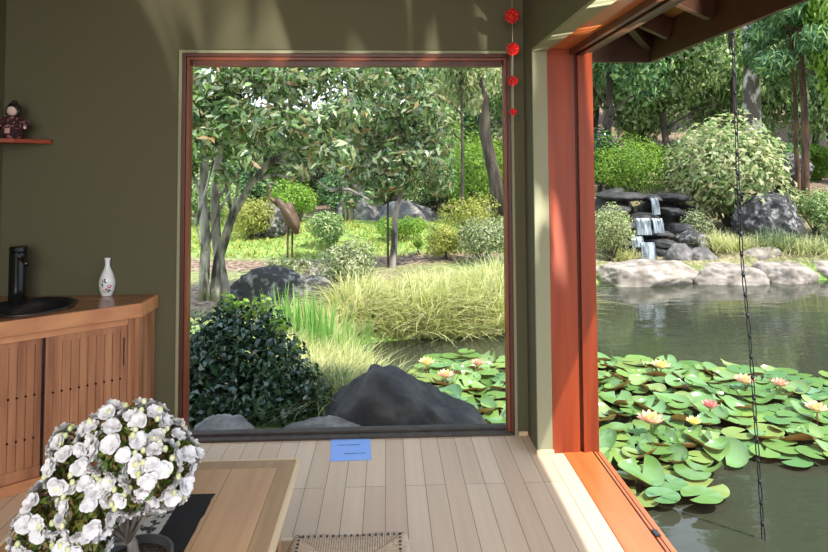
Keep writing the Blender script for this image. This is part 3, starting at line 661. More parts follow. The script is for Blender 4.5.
MB().box(XL - .1, .95, YR, YB + .12, -1.2, -.05).box(.95, 1.10, YR, YJ, -1.2, -.12).build('trim_5', mat('foundation_wall', (.10, .085, .07), .9), kind='structure') if False else MB().box(.90, .95, YR, YJ + .2, -1.2, -.05).box(XL - .1, .95, YB + .02, YB + .1, -1.2, -.36).build('trim_5', mat('foundation_wall', (.10, .085, .07), .9), kind='structure')

# rocks ---------------------------------------------------------------
def rock_mesh(size, seed, nplanes=16, rough=.05, planes=None, sub=5, flat=.0):
    q = random.Random(seed); bm = bmesh.new(); bmesh.ops.create_icosphere(bm, subdivisions=sub, radius=1)
    pl = planes or []; cap = 1.15 if planes else 1.05
    if not planes:
        for k in range(nplanes):
            d = Vector((q.gauss(0, 1), q.gauss(0, 1), q.gauss(0, .8))).normalized(); pl.append((d, q.uniform(.72, 1.0)))
        if flat: pl.append((Vector((q.uniform(-.08, .08), q.uniform(-.08, .08), 1)).normalized(), flat))
    for v in bm.verts:
        d = v.co.normalized(); r = 1.05
        rs = sorted([dd / max(d.dot(n_), 1e-3) if d.dot(n_) > .05 else 9 for n_, dd in pl])[:2] + [cap]
        rs.sort(); a, b = rs[0], rs[1]; r = a - .02 * max(0, 1 - (b - a) / .08)
        off = Vector((seed * 3.7, 0, 0))
        r += rough * noise.fractal(d * 2.2 + off, .9, 2.0, 5) + rough * .55 * noise.noise(d * 11 + off) + rough * .3 * noise.noise(d * 26 + off)
        v.co = Vector((d.x * r * size[0], d.y * r * size[1], d.z * r * size[2]))
    me = bpy.data.meshes.new('rock'); bm.to_mesh(me); bm.free(); return me
def rock(px0, px1, ytop, ybase, Yd, m, seed, label, group=None, deep=None, flat=0, name='boulder', cat='rock', sink=.25, rough=.085, planes=None, n=12):
    a = A(px0, ybase, Yd); b = A(px1, ybase, Yd); tz = A(px0, ytop, Yd).z; bz = a.z; w_ = abs(b.x - a.x) / 2; h = tz - bz; cz = bz + h * (.5 - sink); hz = tz - cz
    dp = deep or w_ * .7
    o = link(name, rock_mesh((w_ * 1.06, dp, hz * (1.12 if not flat else 1 / flat)), seed, n, rough, planes, flat=flat), None, m, smooth=True, loc=((a.x + b.x) / 2, Yd, cz), label=label, cat=cat, group=group)
    return o
# the big dark boulder just outside the window
bp_ = [(Vector((.605, -.12, .796)).normalized(), .69), (Vector((-.785, -.1, .62)).normalized(), .76), (Vector((.05, -.75, .66)).normalized(), .74), (Vector((.45, -.75, .48)).normalized(), .72), (Vector((-.5, -.75, .42)).normalized(), .78), (Vector((0, .8, .6)).normalized(), .72), (Vector((-1, -.2, .12)).normalized(), 1.0), (Vector((0, -1, 0)), .95), (Vector((.1, 0, 1)).normalized(), .93)]
pk = A(392, 368, 4.2)
link('boulder', rock_mesh((.655, .42, .60), 4, planes=bp_, rough=.06), None, M['rock_dark'], smooth=True, loc=(A(395, 368, 4.2).x, 4.25, -.40), label='large dark boulder close outside the window beside the lily pads', cat='rock')
rock(188, 250, 424, 445, 3.98, M['rock'], 21, 'flat grey stone outside the left foot of the window', deep=.25, flat=.7)
rock(282, 362, 424, 447, 3.95, M['rock'], 22, 'flat grey stone against the left side of the large dark boulder', deep=.22, flat=.7)
rock(224, 312, 273, 318, 8.0, M['rock_mottled'], 23, 'dark mottled boulder behind the dark glossy shrub, in front of the crane', deep=.5)
rock(290, 350, 282, 318, 8.1, M['rock_mottled'], 24, 'dark mottled rock behind the iris leaves', deep=.5)
rock(300, 352, 268, 290, 9.2, M['rock_tan'], 25, 'long tan flat stone behind the iris leaves', deep=.5, flat=.5)
rock(252, 296, 204, 228, 13.5, M['rock_mottled'], 26, 'dark and white mottled boulder on the lawn behind the crane statue', deep=.6)
rock(335, 372, 150, 208, 17.5, M['rock_tan'], 27, 'pale upright rock at the left end of the rock ridge', deep=.9)
rock(338, 385, 196, 226, 16.8, M['rock'], 28, 'rounded grey boulder left of the slim magnolia trunk', deep=.9)
rock(370, 438, 205, 233, 16.0, M['rock'], 29, 'wide grey boulder behind the slim magnolia trunk', deep=.8)
rock(484, 504, 276, 294, 8.6, M['rock_tan'], 30, 'pale stone at the water edge by the right side of the window', deep=.3)
rock(486, 506, 205, 220, 15.0, M['rock_tan'], 31, 'small tan rock beyond the yellow-green shrub', deep=.5)
# right: pond edge stones
rock(588, 693, 264, 292, 10.3, M['rock_tan'], 41, 'long rounded tan stone on the pond edge right of the timber post', deep=.55, flat=.72, sink=.12)
rock(690, 764, 266, 294, 10.25, M['rock_tan'], 42, 'tan edging stone where the rain chain crosses the bank', deep=.5, flat=.65, sink=.12)
rock(754, 812, 264, 290, 10.3, M['rock_tan'], 43, 'tan wedge-shaped edging stone right of the rain chain', deep=.45, flat=.65, sink=.12)
rock(800, 862, 260, 284, 10.6, M['rock_tan'], 44, 'flat tan edging stone at the right border of the pond bank', deep=.6, flat=.6, sink=.12)
rock(667, 692, 246, 268, 10.9, M['rock'], 45, 'rounded grey stone at the foot of the waterfall', deep=.3)
rock(688, 719, 250, 268, 10.9, M['rock'], 46, 'low grey stone right of the waterfall foot', deep=.3)
rock(737, 797, 197, 240, 11.9, M['rock_mottled'], 47, 'large dark jagged boulder on the right bank', deep=.65, n=9, rough=.14)
rock(742, 784, 248, 264, 10.8, M['rock_tan'], 48, 'slanting stone slab below the large jagged boulder', deep=.3, flat=.7)
rock(678, 706, 232, 250, 11.5, M['rock_mottled'], 49, 'dark wet rock on the right lip of the waterfall', deep=.4)
rock(772, 806, 156, 178, 16, M['rock_mottled'], 50, 'grey boulder on the slope behind the right tree trunks', deep=.7)
rock(612, 640, 150, 172, 16, M['rock'], 51, 'brown rock up the slope behind the round green shrub', deep=.7)
# waterfall: dark ledges with water sheets
wf = empty('waterfall', (A(650, 262, 11).x, 11.2, WZ), label='small waterfall stepping down dark rock ledges into the pond', cat='waterfall')
o3 = Vector(wf.location)
def ledge(px0, px1, ytop, ybot, Yd, dp, seed):
    a = A(px0, ybot, Yd); b = A(px1, ybot, Yd); t_ = A(px0, ytop, Yd); me = rock_mesh((abs(b.x - a.x) / 2, dp, (t_.z - a.z) / 2 / .8), seed, 14, .05, sub=4, flat=.8)
    link('rock_ledge', me, wf, M['rock_dark'], smooth=True, loc=Vector(((a.x + b.x) / 2, Yd + dp * .6, (a.z + t_.z) / 2)) - o3)
for i, a in enumerate(((596, 640, 190, 262, 12.8, .5), (634, 690, 196, 262, 13.0, .5), (684, 704, 205, 262, 12.6, .5), (598, 650, 193, 202, 12.3, .5), (645, 668, 195, 203, 12.5, .5), (660, 696, 194, 203, 12.3, .5), (604, 634, 206, 216, 12.1, .5), (628, 662, 214, 224, 12.1, .5), (662, 692, 208, 217, 12.1, .5), (612, 640, 222, 234, 11.9, .4), (640, 680, 232, 241, 11.8, .5), (672, 698, 224, 236, 11.8, .4), (618, 640, 240, 262, 11.5, .4), (652, 684, 240, 249, 11.5, .4), (656, 672, 250, 262, 11.3, .3), (606, 622, 232, 270, 11.5, .4))): ledge(*a, 60 + i)
def fall(px0, px1, y0, y1, Yd, k):
    a = A(px0, y0, Yd); b = A(px1, y0, Yd); c = A(px0, y1, Yd); n = 12; m = MB(); vs = []; fs = []
    for s_ in (0, .03):
        for i in range(n + 1):
            x = a.x + (b.x - a.x) * i / n; wv = .02 * math.sin(i * 2.1 + k)
            for j in range(5):
                u = j / 4; vs.append((x - o3.x, Yd - .06 - .10 * u ** .6 + wv - s_ - o3.y + (0 if s_ else 0), a.z + (c.z - a.z) * u ** 1.2 - o3.z))
    for s_ in (0, 1):
        for i in range(n):
            for j in range(4):
                p = s_ * (n + 1) * 5 + i * 5 + j; f_ = (p, p + 5, p + 6, p + 1); fs.append(f_ if s_ else f_[::-1])
    m.add(vs, fs); m.build('water_sheet', M['foam'], wf, smooth=True)
fall(649, 656, 198, 214, 12.1, 1); fall(633, 648, 218, 234, 11.72, 2); fall(650, 660, 218, 232, 11.7, 3); fall(638, 652, 242, 264, 11.15, 4); fall(628, 640, 236, 246, 11.5, 5)

# plants --------------------------------------------------------------
def env_blobs(q, c, r, k, br):
    out = []
    for i in range(k):
        d = Vector((q.gauss(0, 1), q.gauss(0, 1), q.gauss(0, 1))).normalized(); s = q.uniform(.35, .85) if i % 3 else q.uniform(0, .5)
        out.append(((c[0] + d.x * r[0] * s, c[1] + d.y * r[1] * s, c[2] + d.z * r[2] * s), br * q.uniform(.7, 1.25)))
    return out
def shrub(px, pyb, Yd, w_, h, lm, leaf, n, label, group=None, seed=1, name='shrub', cat='shrub', k=9, shell=.5, up=.4, dp=None, stems=True, asp=.45, gz=None):
    p = A(px, pyb, Yd); q = random.Random(seed); z0 = g1(p.x, Yd) if gz is None else gz
    e = empty(name, (p.x, Yd, z0), label=label, cat=cat, group=group); dp = dp or w_
    bl = env_blobs(q, (0, 0, h * .56), (w_ * .36, dp * .36, h * .32), k, min(w_, h * 1.2) * .30)
    bl = [((c[0], c[1], max(c[2], r * .7)), r) for c, r in bl]
    link('foliage', mesh_quads('foliage', leaf_cloud(bl, n, leaf, leaf * asp, seed, shell, up), lm), e)
    if stems:
        m = MB()
        for c, r in bl[:7]: m.tube([(q.uniform(-.05, .05), q.uniform(-.05, .05), 0), (c[0] * .5, c[1] * .5, c[2] * .45), (c[0], c[1], c[2])], [.02 * h, .014 * h, .006 * h], 5)
        m.build('stems', M['bark_dark'], e)
    return e
def blades(name, pts, ln, wd, seed, lean=.35, seg=4, curl=.6, tuft=0):
    q = np.random.RandomState(seed); n = len(pts); P = np.array(pts, float); az = q.uniform(0, 2 * math.pi, n) if not tuft else 9 * np.sin(P[:, 0] * 5.1 + 2 * np.cos(P[:, 1] * 4.3)) + q.normal(0, .7, n); l = ln * q.uniform(.6, 1.15, n) * (1 + tuft * np.sin(P[:, 0] * 7.3 + 1.7 * np.sin(P[:, 1] * 5)) * np.cos(P[:, 1] * 6.1)); le = lean * q.uniform(.1, 1.3, n)
    d = np.stack([np.cos(az), np.sin(az), np.zeros(n)], 1); sd_ = np.stack([-np.sin(az + .3), np.cos(az + .3), np.zeros(n)], 1); Vs = []
    rows = []
    for i in range(seg + 1):
        u = i / seg; out = le * (u + curl * u * u) * l; hgt = l * (u - .45 * le * curl * u * u * 1.2); wv = wd * (1 - u ** 2 * .97) * .5
        c = P + d * out[:, None] + np.stack([np.zeros(n), np.zeros(n), hgt], 1); rows.append((c - sd_ * wv, c + sd_ * wv))
    n4 = []
    V = np.stack([x for r_ in rows for x in r_], 1)       # n, 2*(seg+1), 3
    nv_ = 2 * (seg + 1); me = bpy.data.meshes.new(name); F_ = []
    base = np.arange(n)[:, None] * nv_
    for i in range(seg): F_.append(np.stack([base[:, 0] + 2 * i, base[:, 0] + 2 * i + 1, base[:, 0] + 2 * i + 3, base[:, 0] + 2 * i + 2], 1))
    F_ = np.concatenate(F_); me.vertices.add(n * nv_); me.vertices.foreach_set('co', V.reshape(-1).astype(np.float32))
    me.loops.add(F_.size); me.loops.foreach_set('vertex_index', F_.reshape(-1).astype(np.int32)); me.polygons.add(len(F_)); me.polygons.foreach_set('loop_start', np.arange(0, F_.size, 4, dtype=np.int32)); me.polygons.foreach_set('loop_total', np.full(len(F_), 4, np.int32)); me.update(calc_edges=True)
    return me
def inpoly(x, y, P_):
    c = False; n = len(P_)
    for i in range(n):
        a, b = P_[i], P_[(i + 1) % n]
        if (a[1] > y) != (b[1] > y) and x < a[0] + (y - a[1]) / (b[1] - a[1]) * (b[0] - a[0]): c = not c
    return c
def area_pts(poly_, n, seed, z=None):
    q = random.Random(seed); xs_ = [p[0] for p in poly_]; ys_ = [p[1] for p in poly_]; out = []
    while len(out) < n:
        x, y = q.uniform(min(xs_), max(xs_)), q.uniform(min(ys_), max(ys_))
        if inpoly(x, y, poly_): out.append((x, y))
    a = np.array(out); zz = gh(a[:, 0], a[:, 1]) if z is None else np.full(n, z)
    return np.column_stack([a, zz])
# reeds and grass banks (stuff)
bank = [(-.75, 5.1), (-.15, 5.3), (-.45, 6.1), (-.42, 6.9), (-.9, 7.1), (-1.3, 6.2)]
link('low_grass', blades('low_grass', area_pts([(-.95, 4.75), (.12, 4.7), (-.1, 5.5), (-.42, 6.2), (-.4, 7.0), (-1.2, 7.0), (-1.15, 5.6)], 8000, 1), .31, .009, 1, .7, tuft=.3), None, L['grass'], kind='stuff', label='pale yellow-green grass on the bank left of the boulder', cat='grass')
link('reed_bank', blades('reed_bank', area_pts([(-.6, 6.95), (.5, 7.02), (1.5, 7.15), (2.35, 8.3), (2.7, 9.2), (1.6, 9.0), (.9, 8.2), (-.6, 7.9)], 11000, 2), .40, .016, 2, .85, curl=1.1, tuft=.4), None, L['grass'], kind='stuff', label='thick pale reeds arching over the far pond edge seen in the window', cat='grass')
for i, (px, yb, Yd, n, h) in enumerate(((298, 330, 6.2, 60, .60), (325, 335, 6.0, 60, .58), (350, 340, 6.3, 42, .50), (288, 326, 6.6, 36, .55))):
    p = A(px, yb, Yd); q = np.random.RandomState(i + 30); pts = np.column_stack([p.x + q.normal(0, .10, n), Yd + q.normal(0, .12, n), np.full(n, g1(p.x, Yd))])
    link('iris_clump', blades('iris_clump', pts, h, .026, 50 + i, .16, curl=.4), None, L['iris'], label='upright sword-leaved iris clump, ' + ['at the left of the green row beside the dark shrub', 'in the middle of the green row', 'rightmost, nearest the reeds', 'furthest back behind the dark mottled rock'][i], cat='plant', group='iris clumps on the bank')
for i, (px, yb, Yd, r, n, h, lm, lb_) in enumerate(((325, 430, 4.75, .12, 420, .38, 'sedge', 'grey-green arching sedge clump between dark shrub and boulder'), (345, 395, 4.75, .12, 260, .33, 'grass', 'pale arching sedge clump behind the left slope of the boulder'), (505, 262, 9.3, .2, 350, .5, 'sedge', 'pale green tufted grass at the right edge of the window view'), (800, 262, 10.9, .3, 500, .38, 'grass', 'broad green tufted grass on the bank under the jagged boulder'), (775, 258, 11.0, .2, 380, .5, 'sedge', 'tufted grass directly below the jagged boulder'), (735, 258, 11.0, .2, 300, .38, 'grass', 'tufted grass left of the jagged boulder behind the rain chain'), (825, 262, 11.0, .25, 350, .40, 'sedge', 'tufted grass at the right border of the view above the bank'), (715, 252, 11.3, .16, 260, .42, 'grass', 'small pale tuft right of the waterfall foot'), (622, 262, 11.1, .15, 200, .35, 'grass', 'small tuft behind the long rounded tan stone'))):
    p = A(px, yb, Yd); q = np.random.RandomState(i + 70); pts = np.column_stack([p.x + q.normal(0, r, n), Yd + q.normal(0, r * .7, n), np.full(n, g1(p.x, Yd) - .02)])
    link('grass_tuft', blades('grass_tuft', pts, h, .012, 90 + i, .8, curl=1.1), None, L[lm], label=lb_, cat='grass')
link('lawn_grass', blades('lawn_grass', area_pts([(-9, 10.9), (3.2, 10.9), (3.2, 15.5), (-9, 15.5)], 9000, 5), .09, .03, 5, .8, seg=2, tuft=.6), None, L['yellow'], kind='stuff', label='bright green lawn behind the crane statue', cat='grass')

# shrubs in the window view
def dark_shrub():
    e = empty('glossy_shrub', (A(250, 430, 4.75).x, 4.75, -.3), label='dark glossy-leaved camellia shrub filling the lower left of the window', cat='shrub')
    bl = [((-.35, .1, .35), .34), ((-.1, .0, .40), .34), ((.18, -.02, .33), .28), ((.38, -.1, .15), .22), ((-.3, -.2, .12), .30), ((0, -.2, .1), .30), ((-.55, .0, .3), .3), ((.28, -.2, .05), .22), ((-.2, .1, .6), .2), ((.1, .1, .58), .17), ((.5, -.05, .08), .13)]
    link('foliage', mesh_quads('foliage', leaf_cloud(bl, 9500, .056, .028, 8, .3, .35, jit=1.1), L['dark']), e)
    link('new_leaves', mesh_quads('new_leaves', leaf_cloud([((-.2, .1, .78), .07), ((.05, .1, .75), .08), ((.2, 0, .62), .07), ((-.1, .1, .7), .1), ((.3, 0, .5), .07)], 170, .06, .03, 9), L['bright']), e)
    m = MB()
    for c, r in bl: m.tube([(random.Random(int(c[0] * 100)).uniform(-.08, .08), 0, 0), (c[0] * .5, c[1] * .5, c[2] * .4 + .05), c], [.018, .013, .007], 6)
    m.build('stems', M['bark_dark'], e)
dark_shrub()
S = shrub
S(345, 285, 8.4, 1.2, .75, L['olive'], .07, 3600, 'olive leafy shrub on the bank right of the crane statue', seed=2, asp=.3)
S(250, 245, 13.0, 1.3, .95, L['yellow'], .055, 3500, 'rounded yellow-green shrub behind the leaning magnolia trunk', seed=3)
S(300, 216, 15.5, 2.2, 1.1, L['bright'], .07, 4200, 'bright green low shrub at the back of the lawn behind the crane', seed=4)
S(470, 240, 12.5, 1.3, .85, L['yellow'], .055, 3800, 'domed yellow shrub right of the slim magnolia tree', seed=5)
S(418, 262, 11.0, .24, .36, L['bright'], .03, 1500, 'tiny clipped green topiary in the mulch bed', seed=6, k=5)
S(330, 246, 12.0, 1.6, .7, L['broad'], .06, 3400, 'low spreading green shrub on the lawn left of the slim magnolia', seed=7)
S(400, 248, 12.6, 1.8, .5, L['bright'], .05, 3400, 'low bright ground cover shrub behind the tiny topiary', seed=8)
S(480, 268, 10.3, 1.6, .75, L['olive'], .05, 4200, 'grey-green mounded shrub above the reeds at the right of the window', seed=9, k=12)
S(445, 270, 10.6, 1.0, .55, L['yellow'], .05, 2600, 'small yellow-green mound between topiary and grey-green shrub', seed=10)
S(475, 207, 15.5, 2.7, 2.2, L['bright'], .08, 7500, 'large round bright green shrub at the right of the window', seed=11, k=14)
S(425, 205, 18.0, 2.6, 1.5, L['broad'], .09, 4200, 'mid-green shrub behind the rock ridge', seed=12)
S(215, 235, 15.5, 2.4, 1.2, L['broad'], .08, 4200, 'mid-green shrub behind the multi-trunked magnolia', seed=13)
S(285, 270, 9.0, .9, .35, L['olive'], .05, 1300, 'low straggly ground cover around the foot of the crane statue', seed=14)
# right side
S(610, 262, 11.0, .95, .95, L['pale'], .05, 4200, 'pale yellow shrub beside the timber post left of the waterfall', seed=21)
S(632, 194, 13.8, 2.4, 1.35, L['bright'], .06, 7000, 'clipped round green shrub above the waterfall', seed=22, k=14)
S(728, 240, 12.9, 2.9, 2.25, L['pale'], .15, 8500, 'large pale-leaved shrub over the right bank behind the rain chain', seed=23, k=16, asp=.4, shell=.65)
S(815, 235, 12.2, 1.6, .95, L['broad'], .06, 3800, 'green leafy shrub right of the jagged boulder', seed=24)
S(700, 238, 11.9, .8, .6, L['olive'], .05, 1800, 'low bush on the right shoulder of the waterfall', seed=25)
S(850, 250, 11.6, 1.2, .6, L['bright'], .05, 2600, 'bright green low shrub at the right border', seed=26)
S(600, 225, 15.0, 1.5, 1.6, L['dark'], .08, 3200, 'dark shrub behind the pale yellow shrub and post', seed=27)

# trees ---------------------------------------------------------------
def limb(q, a, b, bend=.15, n=5):
    a = Vector(a); b = Vector(b); L_ = (b - a).length; off = Vector((q.uniform(-1, 1), q.uniform(-1, 1), q.uniform(-.3, .6))) * bend * L_
    return [a.lerp(b, t_) + off * math.sin(math.pi * t_) + Vector((q.uniform(-1, 1), q.uniform(-1, 1), 0)) * .02 * L_ for t_ in [i / n for i in range(n + 1)]]
# multi-trunked magnolia at the left of the window
mg = empty('magnolia_tree', (A(212, 290, 7.3).x, 7.3, g1(A(212, 290, 7.3).x, 7.3)), label='multi-trunked magnolia with leaning pale trunks at the left of the window', cat='tree')
mo = Vector(mg.location); q = random.Random(3)
def W(px, py, Yd): return A(px, py, Yd) - mo
tr = MB()
def trunk(mb, pts, r0, r1, n=9):
    pts = [Vector(p) for p in pts]; out = []
    for i in range(len(pts) - 1):
        for k in range(4): out.append(pts[i].lerp(pts[i + 1], k / 4) + Vector((q.uniform(-1, 1), q.uniform(-1, 1), 0)) * r0 * .12)
    out.append(pts[-1]); m = len(out); mb.tube(out, [r0 + (r1 - r0) * i / (m - 1) for i in range(m)], n)
trunk(tr, [W(203, 300, 7.3), W(206, 250, 7.3), W(202, 200, 7.3), W(205, 150, 7.25), W(196, 80, 7.2), W(190, 20, 7.1)], .062, .035)
trunk(tr, [W(214, 300, 7.4), W(218, 260, 7.4), W(232, 215, 7.4), W(250, 185, 7.3), W(272, 160, 7.2), W(300, 148, 7.1), W(345, 138, 7.0)], .065, .018)
trunk(tr, [W(226, 300, 7.6), W(216, 240, 7.6), W(214, 190, 7.5), W(222, 130, 7.5), W(236, 60, 7.4)], .07, .03)
for a, b in (((208, 296, 7.2), (196, 225, 7.1)), ((196, 225, 7.1), (214, 160, 7.0)), ((222, 240, 7.3), (240, 160, 7.1)), ((216, 200, 7.5), (262, 150, 7.0)), ((255, 180, 7.3), (300, 180, 7.0)), ((300, 180, 7.0), (330, 172, 6.9)), ((206, 250, 7.2), (230, 190, 7.0)), ((250, 185, 7.3), (265, 110, 7.0)), ((272, 160, 7.2), (330, 190, 6.9)), ((232, 215, 7.4), (222, 150, 7.0)), ((205, 150, 7.25), (250, 90, 7.0)), ((222, 130, 7.5), (280, 80, 7.3)), ((300, 148, 7.1), (345, 100, 7.0)), ((202, 200, 7.3), (180, 150, 7.0)), ((330, 190, 6.9), (370, 200, 6.8))):
    trunk(tr, [W(*a), (W(*a) + W(*b)) / 2 + Vector((q.uniform(-.1, .1), 0, .06)), W(*b)], .024, .008, 7)
tr.build('trunk', M['bark_pale'], mg, smooth=True)
bl = []
for px, py, Yd, r in ((215, 85, 7.1, .34), (250, 75, 7.0, .36), (290, 85, 7.0, .38), (325, 75, 7.1, .36), (235, 120, 6.9, .32), (275, 125, 6.9, .34), (310, 130, 6.9, .33), (345, 115, 7.0, .30), (205, 140, 6.9, .26), (250, 155, 6.8, .20), (335, 155, 6.8, .26), (300, 168, 6.9, .17), (370, 80, 7.3, .30), (190, 110, 7, .3), (225, 175, 7.0, .14), (270, 60, 7.4, .5), (220, 40, 7.4, .5), (320, 40, 7.4, .5)):
    bl.append((tuple(W(px, py, Yd)), (r, r, r * .85)))
link('foliage', mesh_quads('foliage', leaf_cloud(bl, 7600, .13, .042, 12, .2, .3, jit=1.0), L['magnolia']), mg)
# slim magnolia in the middle
m2 = empty('magnolia_tree', (A(393, 272, 10.0).x, 10.0, g1(A(393, 272, 10).x, 10)), label='slim single-trunked magnolia with rusty leaf undersides in mid-lawn', cat='tree')
mo = Vector(m2.location); tr = MB()
trunk(tr, [W(392, 276, 10), W(394, 240, 10), W(395, 215, 10), W(402, 190, 10), W(400, 160, 10), W(398, 100, 10)], .062, .02)
for b in ((372, 150, 9.9), (432, 150, 10.1), (420, 110, 10), (380, 110, 10.1), (440, 175, 10)): trunk(tr, [W(400, 190, 10), (W(400, 175, 10) + W(*b)) / 2, W(*b)], .03, .01, 6)
tr.build('trunk', M['bark_pale'], m2, smooth=True)
bl = []
for px, py, r in ((400, 90, .5), (375, 110, .42), (425, 115, .45), (395, 135, .48), (365, 145, .40), (430, 155, .42), (400, 165, .45), (380, 178, .33), (440, 180, .3), (355, 175, .3), (415, 75, .42), (352, 120, .3), (385, 60, .45), (352, 200, .16), (375, 195, .2)):
    bl.append((tuple(W(px, py, 10 + q.uniform(-.4, .4))), r))
link('foliage', mesh_quads('foliage', leaf_cloud(bl, 6600, .155, .05, 13, .25, .3, jit=1.0), L['magnolia']), m2)
# a stake beside it
sp = A(388, 272, 10.1); MB().tube([(0, 0, 0), (0, 0, 1.3)], .018, 8).build('tree_stake', M['bark_dark'], loc=(sp.x, 10.1, g1(sp.x, 10.1)), label='thin dark stake beside the slim magnolia trunk', cat='stake')

def crown_mesh(seed, kind, n, leaf, lm):
    q = random.Random(seed)
    if kind == 'round': bl = env_blobs(q, (0, 0, 0), (.85, .85, .75), 26, .33); asp = .45; up = .3
    elif kind == 'tall': bl = env_blobs(q, (0, 0, 0), (.6, .6, 1.0), 26, .28); asp = .45; up = .3
    elif kind == 'conifer':
        bl = []; asp = .2; up = .1
        for k in range(34):
            z = -1 + 2 * k / 34; rr = .62 * (1 - (z + 1) / 2.15); a = k * 2.4; bl.append(((rr * math.cos(a), rr * math.sin(a), z), (.26, .26, .12)))
    else: bl = env_blobs(q, (0, 0, 0), (.9, .9, .8), 34, .20); asp = .5; up = .2
    return mesh_quads('foliage', leaf_cloud(bl, n, leaf, leaf * asp, seed, .35, up, jit=1.0), lm)
CR = {'round': crown_mesh(101, 'round', 11000, .085, L['broad']), 'olive': crown_mesh(102, 'tall', 10000, .08, L['olive']), 'conifer': crown_mesh(103, 'conifer', 12000, .12, L['conifer']), 'airy': crown_mesh(104, 'airy', 8000, .075, L['pale']), 'dark': crown_mesh(105, 'round', 11000, .085, L['conifer']), 'bright': crown_mesh(106, 'tall', 10000, .085, L['bright'])}
def tree(x, y, H, cw, kind, label, group=None, trunk_r=.12, bark='bark_dark', seed=0, cb=.35, lean=0):
    q = random.Random(seed + int(x * 10)); z0 = g1(x, y)
    e = empty('tree', (x, y, z0), label=label, cat='tree', group=group); m = MB()
    top = Vector((lean * H, 0, H * .9)); pts = [Vector((0, 0, -.1)).lerp(top, i / 8) + Vector((q.uniform(-1, 1), q.uniform(-1, 1), 0)) * trunk_r * .35 for i in range(9)]
    m.tube(pts, [trunk_r * (1 - .75 * i / 8) for i in range(9)], 9)
    for k in range(5):
        a = q.uniform(0, 6.28); z = H * q.uniform(cb, .8); c = Vector((0, 0, 0)).lerp(top, z / (H * .9))
        m.tube(limb(q, c, c + Vector((math.cos(a) * cw * .7, math.sin(a) * cw * .7, H * .12))), [trunk_r * .4, trunk_r * .34, trunk_r * .28, trunk_r * .2, trunk_r * .12, trunk_r * .05], 5)
    m.build('trunk', M[bark], e, smooth=True)
    ch = H * (1 - cb) / 2
    o = link('foliage', CR[kind], e, loc=(lean * H * .8, 0, H * cb + ch)); o.scale = (cw, cw, ch * 1.05); o.rotation_euler = (0, 0, q.uniform(0, 6.28))
    return e
def treepx(px, Yd, *a, **k): return tree(A(px, 168, Yd).x, Yd, *a, **k)
treepx(349, 15.5, 9.5, 1.3, 'airy', 'tall straight grey-trunked tree between the two magnolias', trunk_r=.15, bark='bark_pale', cb=.62, seed=1)
treepx(497, 14.5, 9.0, 1.4, 'olive', 'leaning dark-trunked tree at the top right of the window', trunk_r=.17, bark='bark_dark', cb=.60, seed=2, lean=-.09)
treepx(752, 15.5, 11.0, 1.5, 'airy', 'tree with a thick mottled pale trunk behind the large pale shrub', trunk_r=.27, bark='bark_white', cb=.64, seed=3)
treepx(806, 14.2, 8.5, 1.7, 'conifer', 'feathery conifer with red-brown trunk at the right', trunk_r=.10, bark='bark_brown', cb=.42, seed=4)
treepx(797, 14.6, 8.0, 1.5, 'conifer', 'second feathery conifer trunk just left of the red-brown one', trunk_r=.065, bark='bark_brown', cb=.45, seed=5)
treepx(735, 17, 9.5, 1.6, 'round', 'thin dark-trunked tree directly behind the rain chain', trunk_r=.11, cb=.45, seed=6)
treepx(462, 13.6, 6.2, 1.15, 'airy', 'fine-leaved pale tree in front of the leaning dark trunk', trunk_r=.045, cb=.30, seed=17)
treepx(440, 17.5, 6.8, 1.7, 'airy', 'airy pale-leaved tree behind the slim magnolia', trunk_r=.1, cb=.25, seed=7, bark='bark_pale')
treepx(610, 15.5, 6.5, 1.6, 'dark', 'dark leafy tree right behind the timber post', trunk_r=.12, cb=.25, seed=8)
treepx(842, 13.5, 7.5, 1.5, 'bright', 'bright green feathery tree at the right border', trunk_r=.12, cb=.30, seed=9)
treepx(665, 17.5, 6.0, 2.0, 'round', 'broad green tree above the waterfall', trunk_r=.12, cb=.22, seed=10)
q = random.Random(77)
kinds = ['round', 'olive', 'airy', 'dark', 'bright', 'conifer']
names = {'round': 'mid-green broadleaf tree in the wood behind the garden', 'olive': 'olive-green tall tree in the wood behind the garden', 'airy': 'pale airy tree in the wood behind the garden', 'dark': 'dark green tree in the wood behind the garden', 'bright': 'bright green tree in the wood behind the garden', 'conifer': 'conifer in the wood behind the garden'}
k = 0
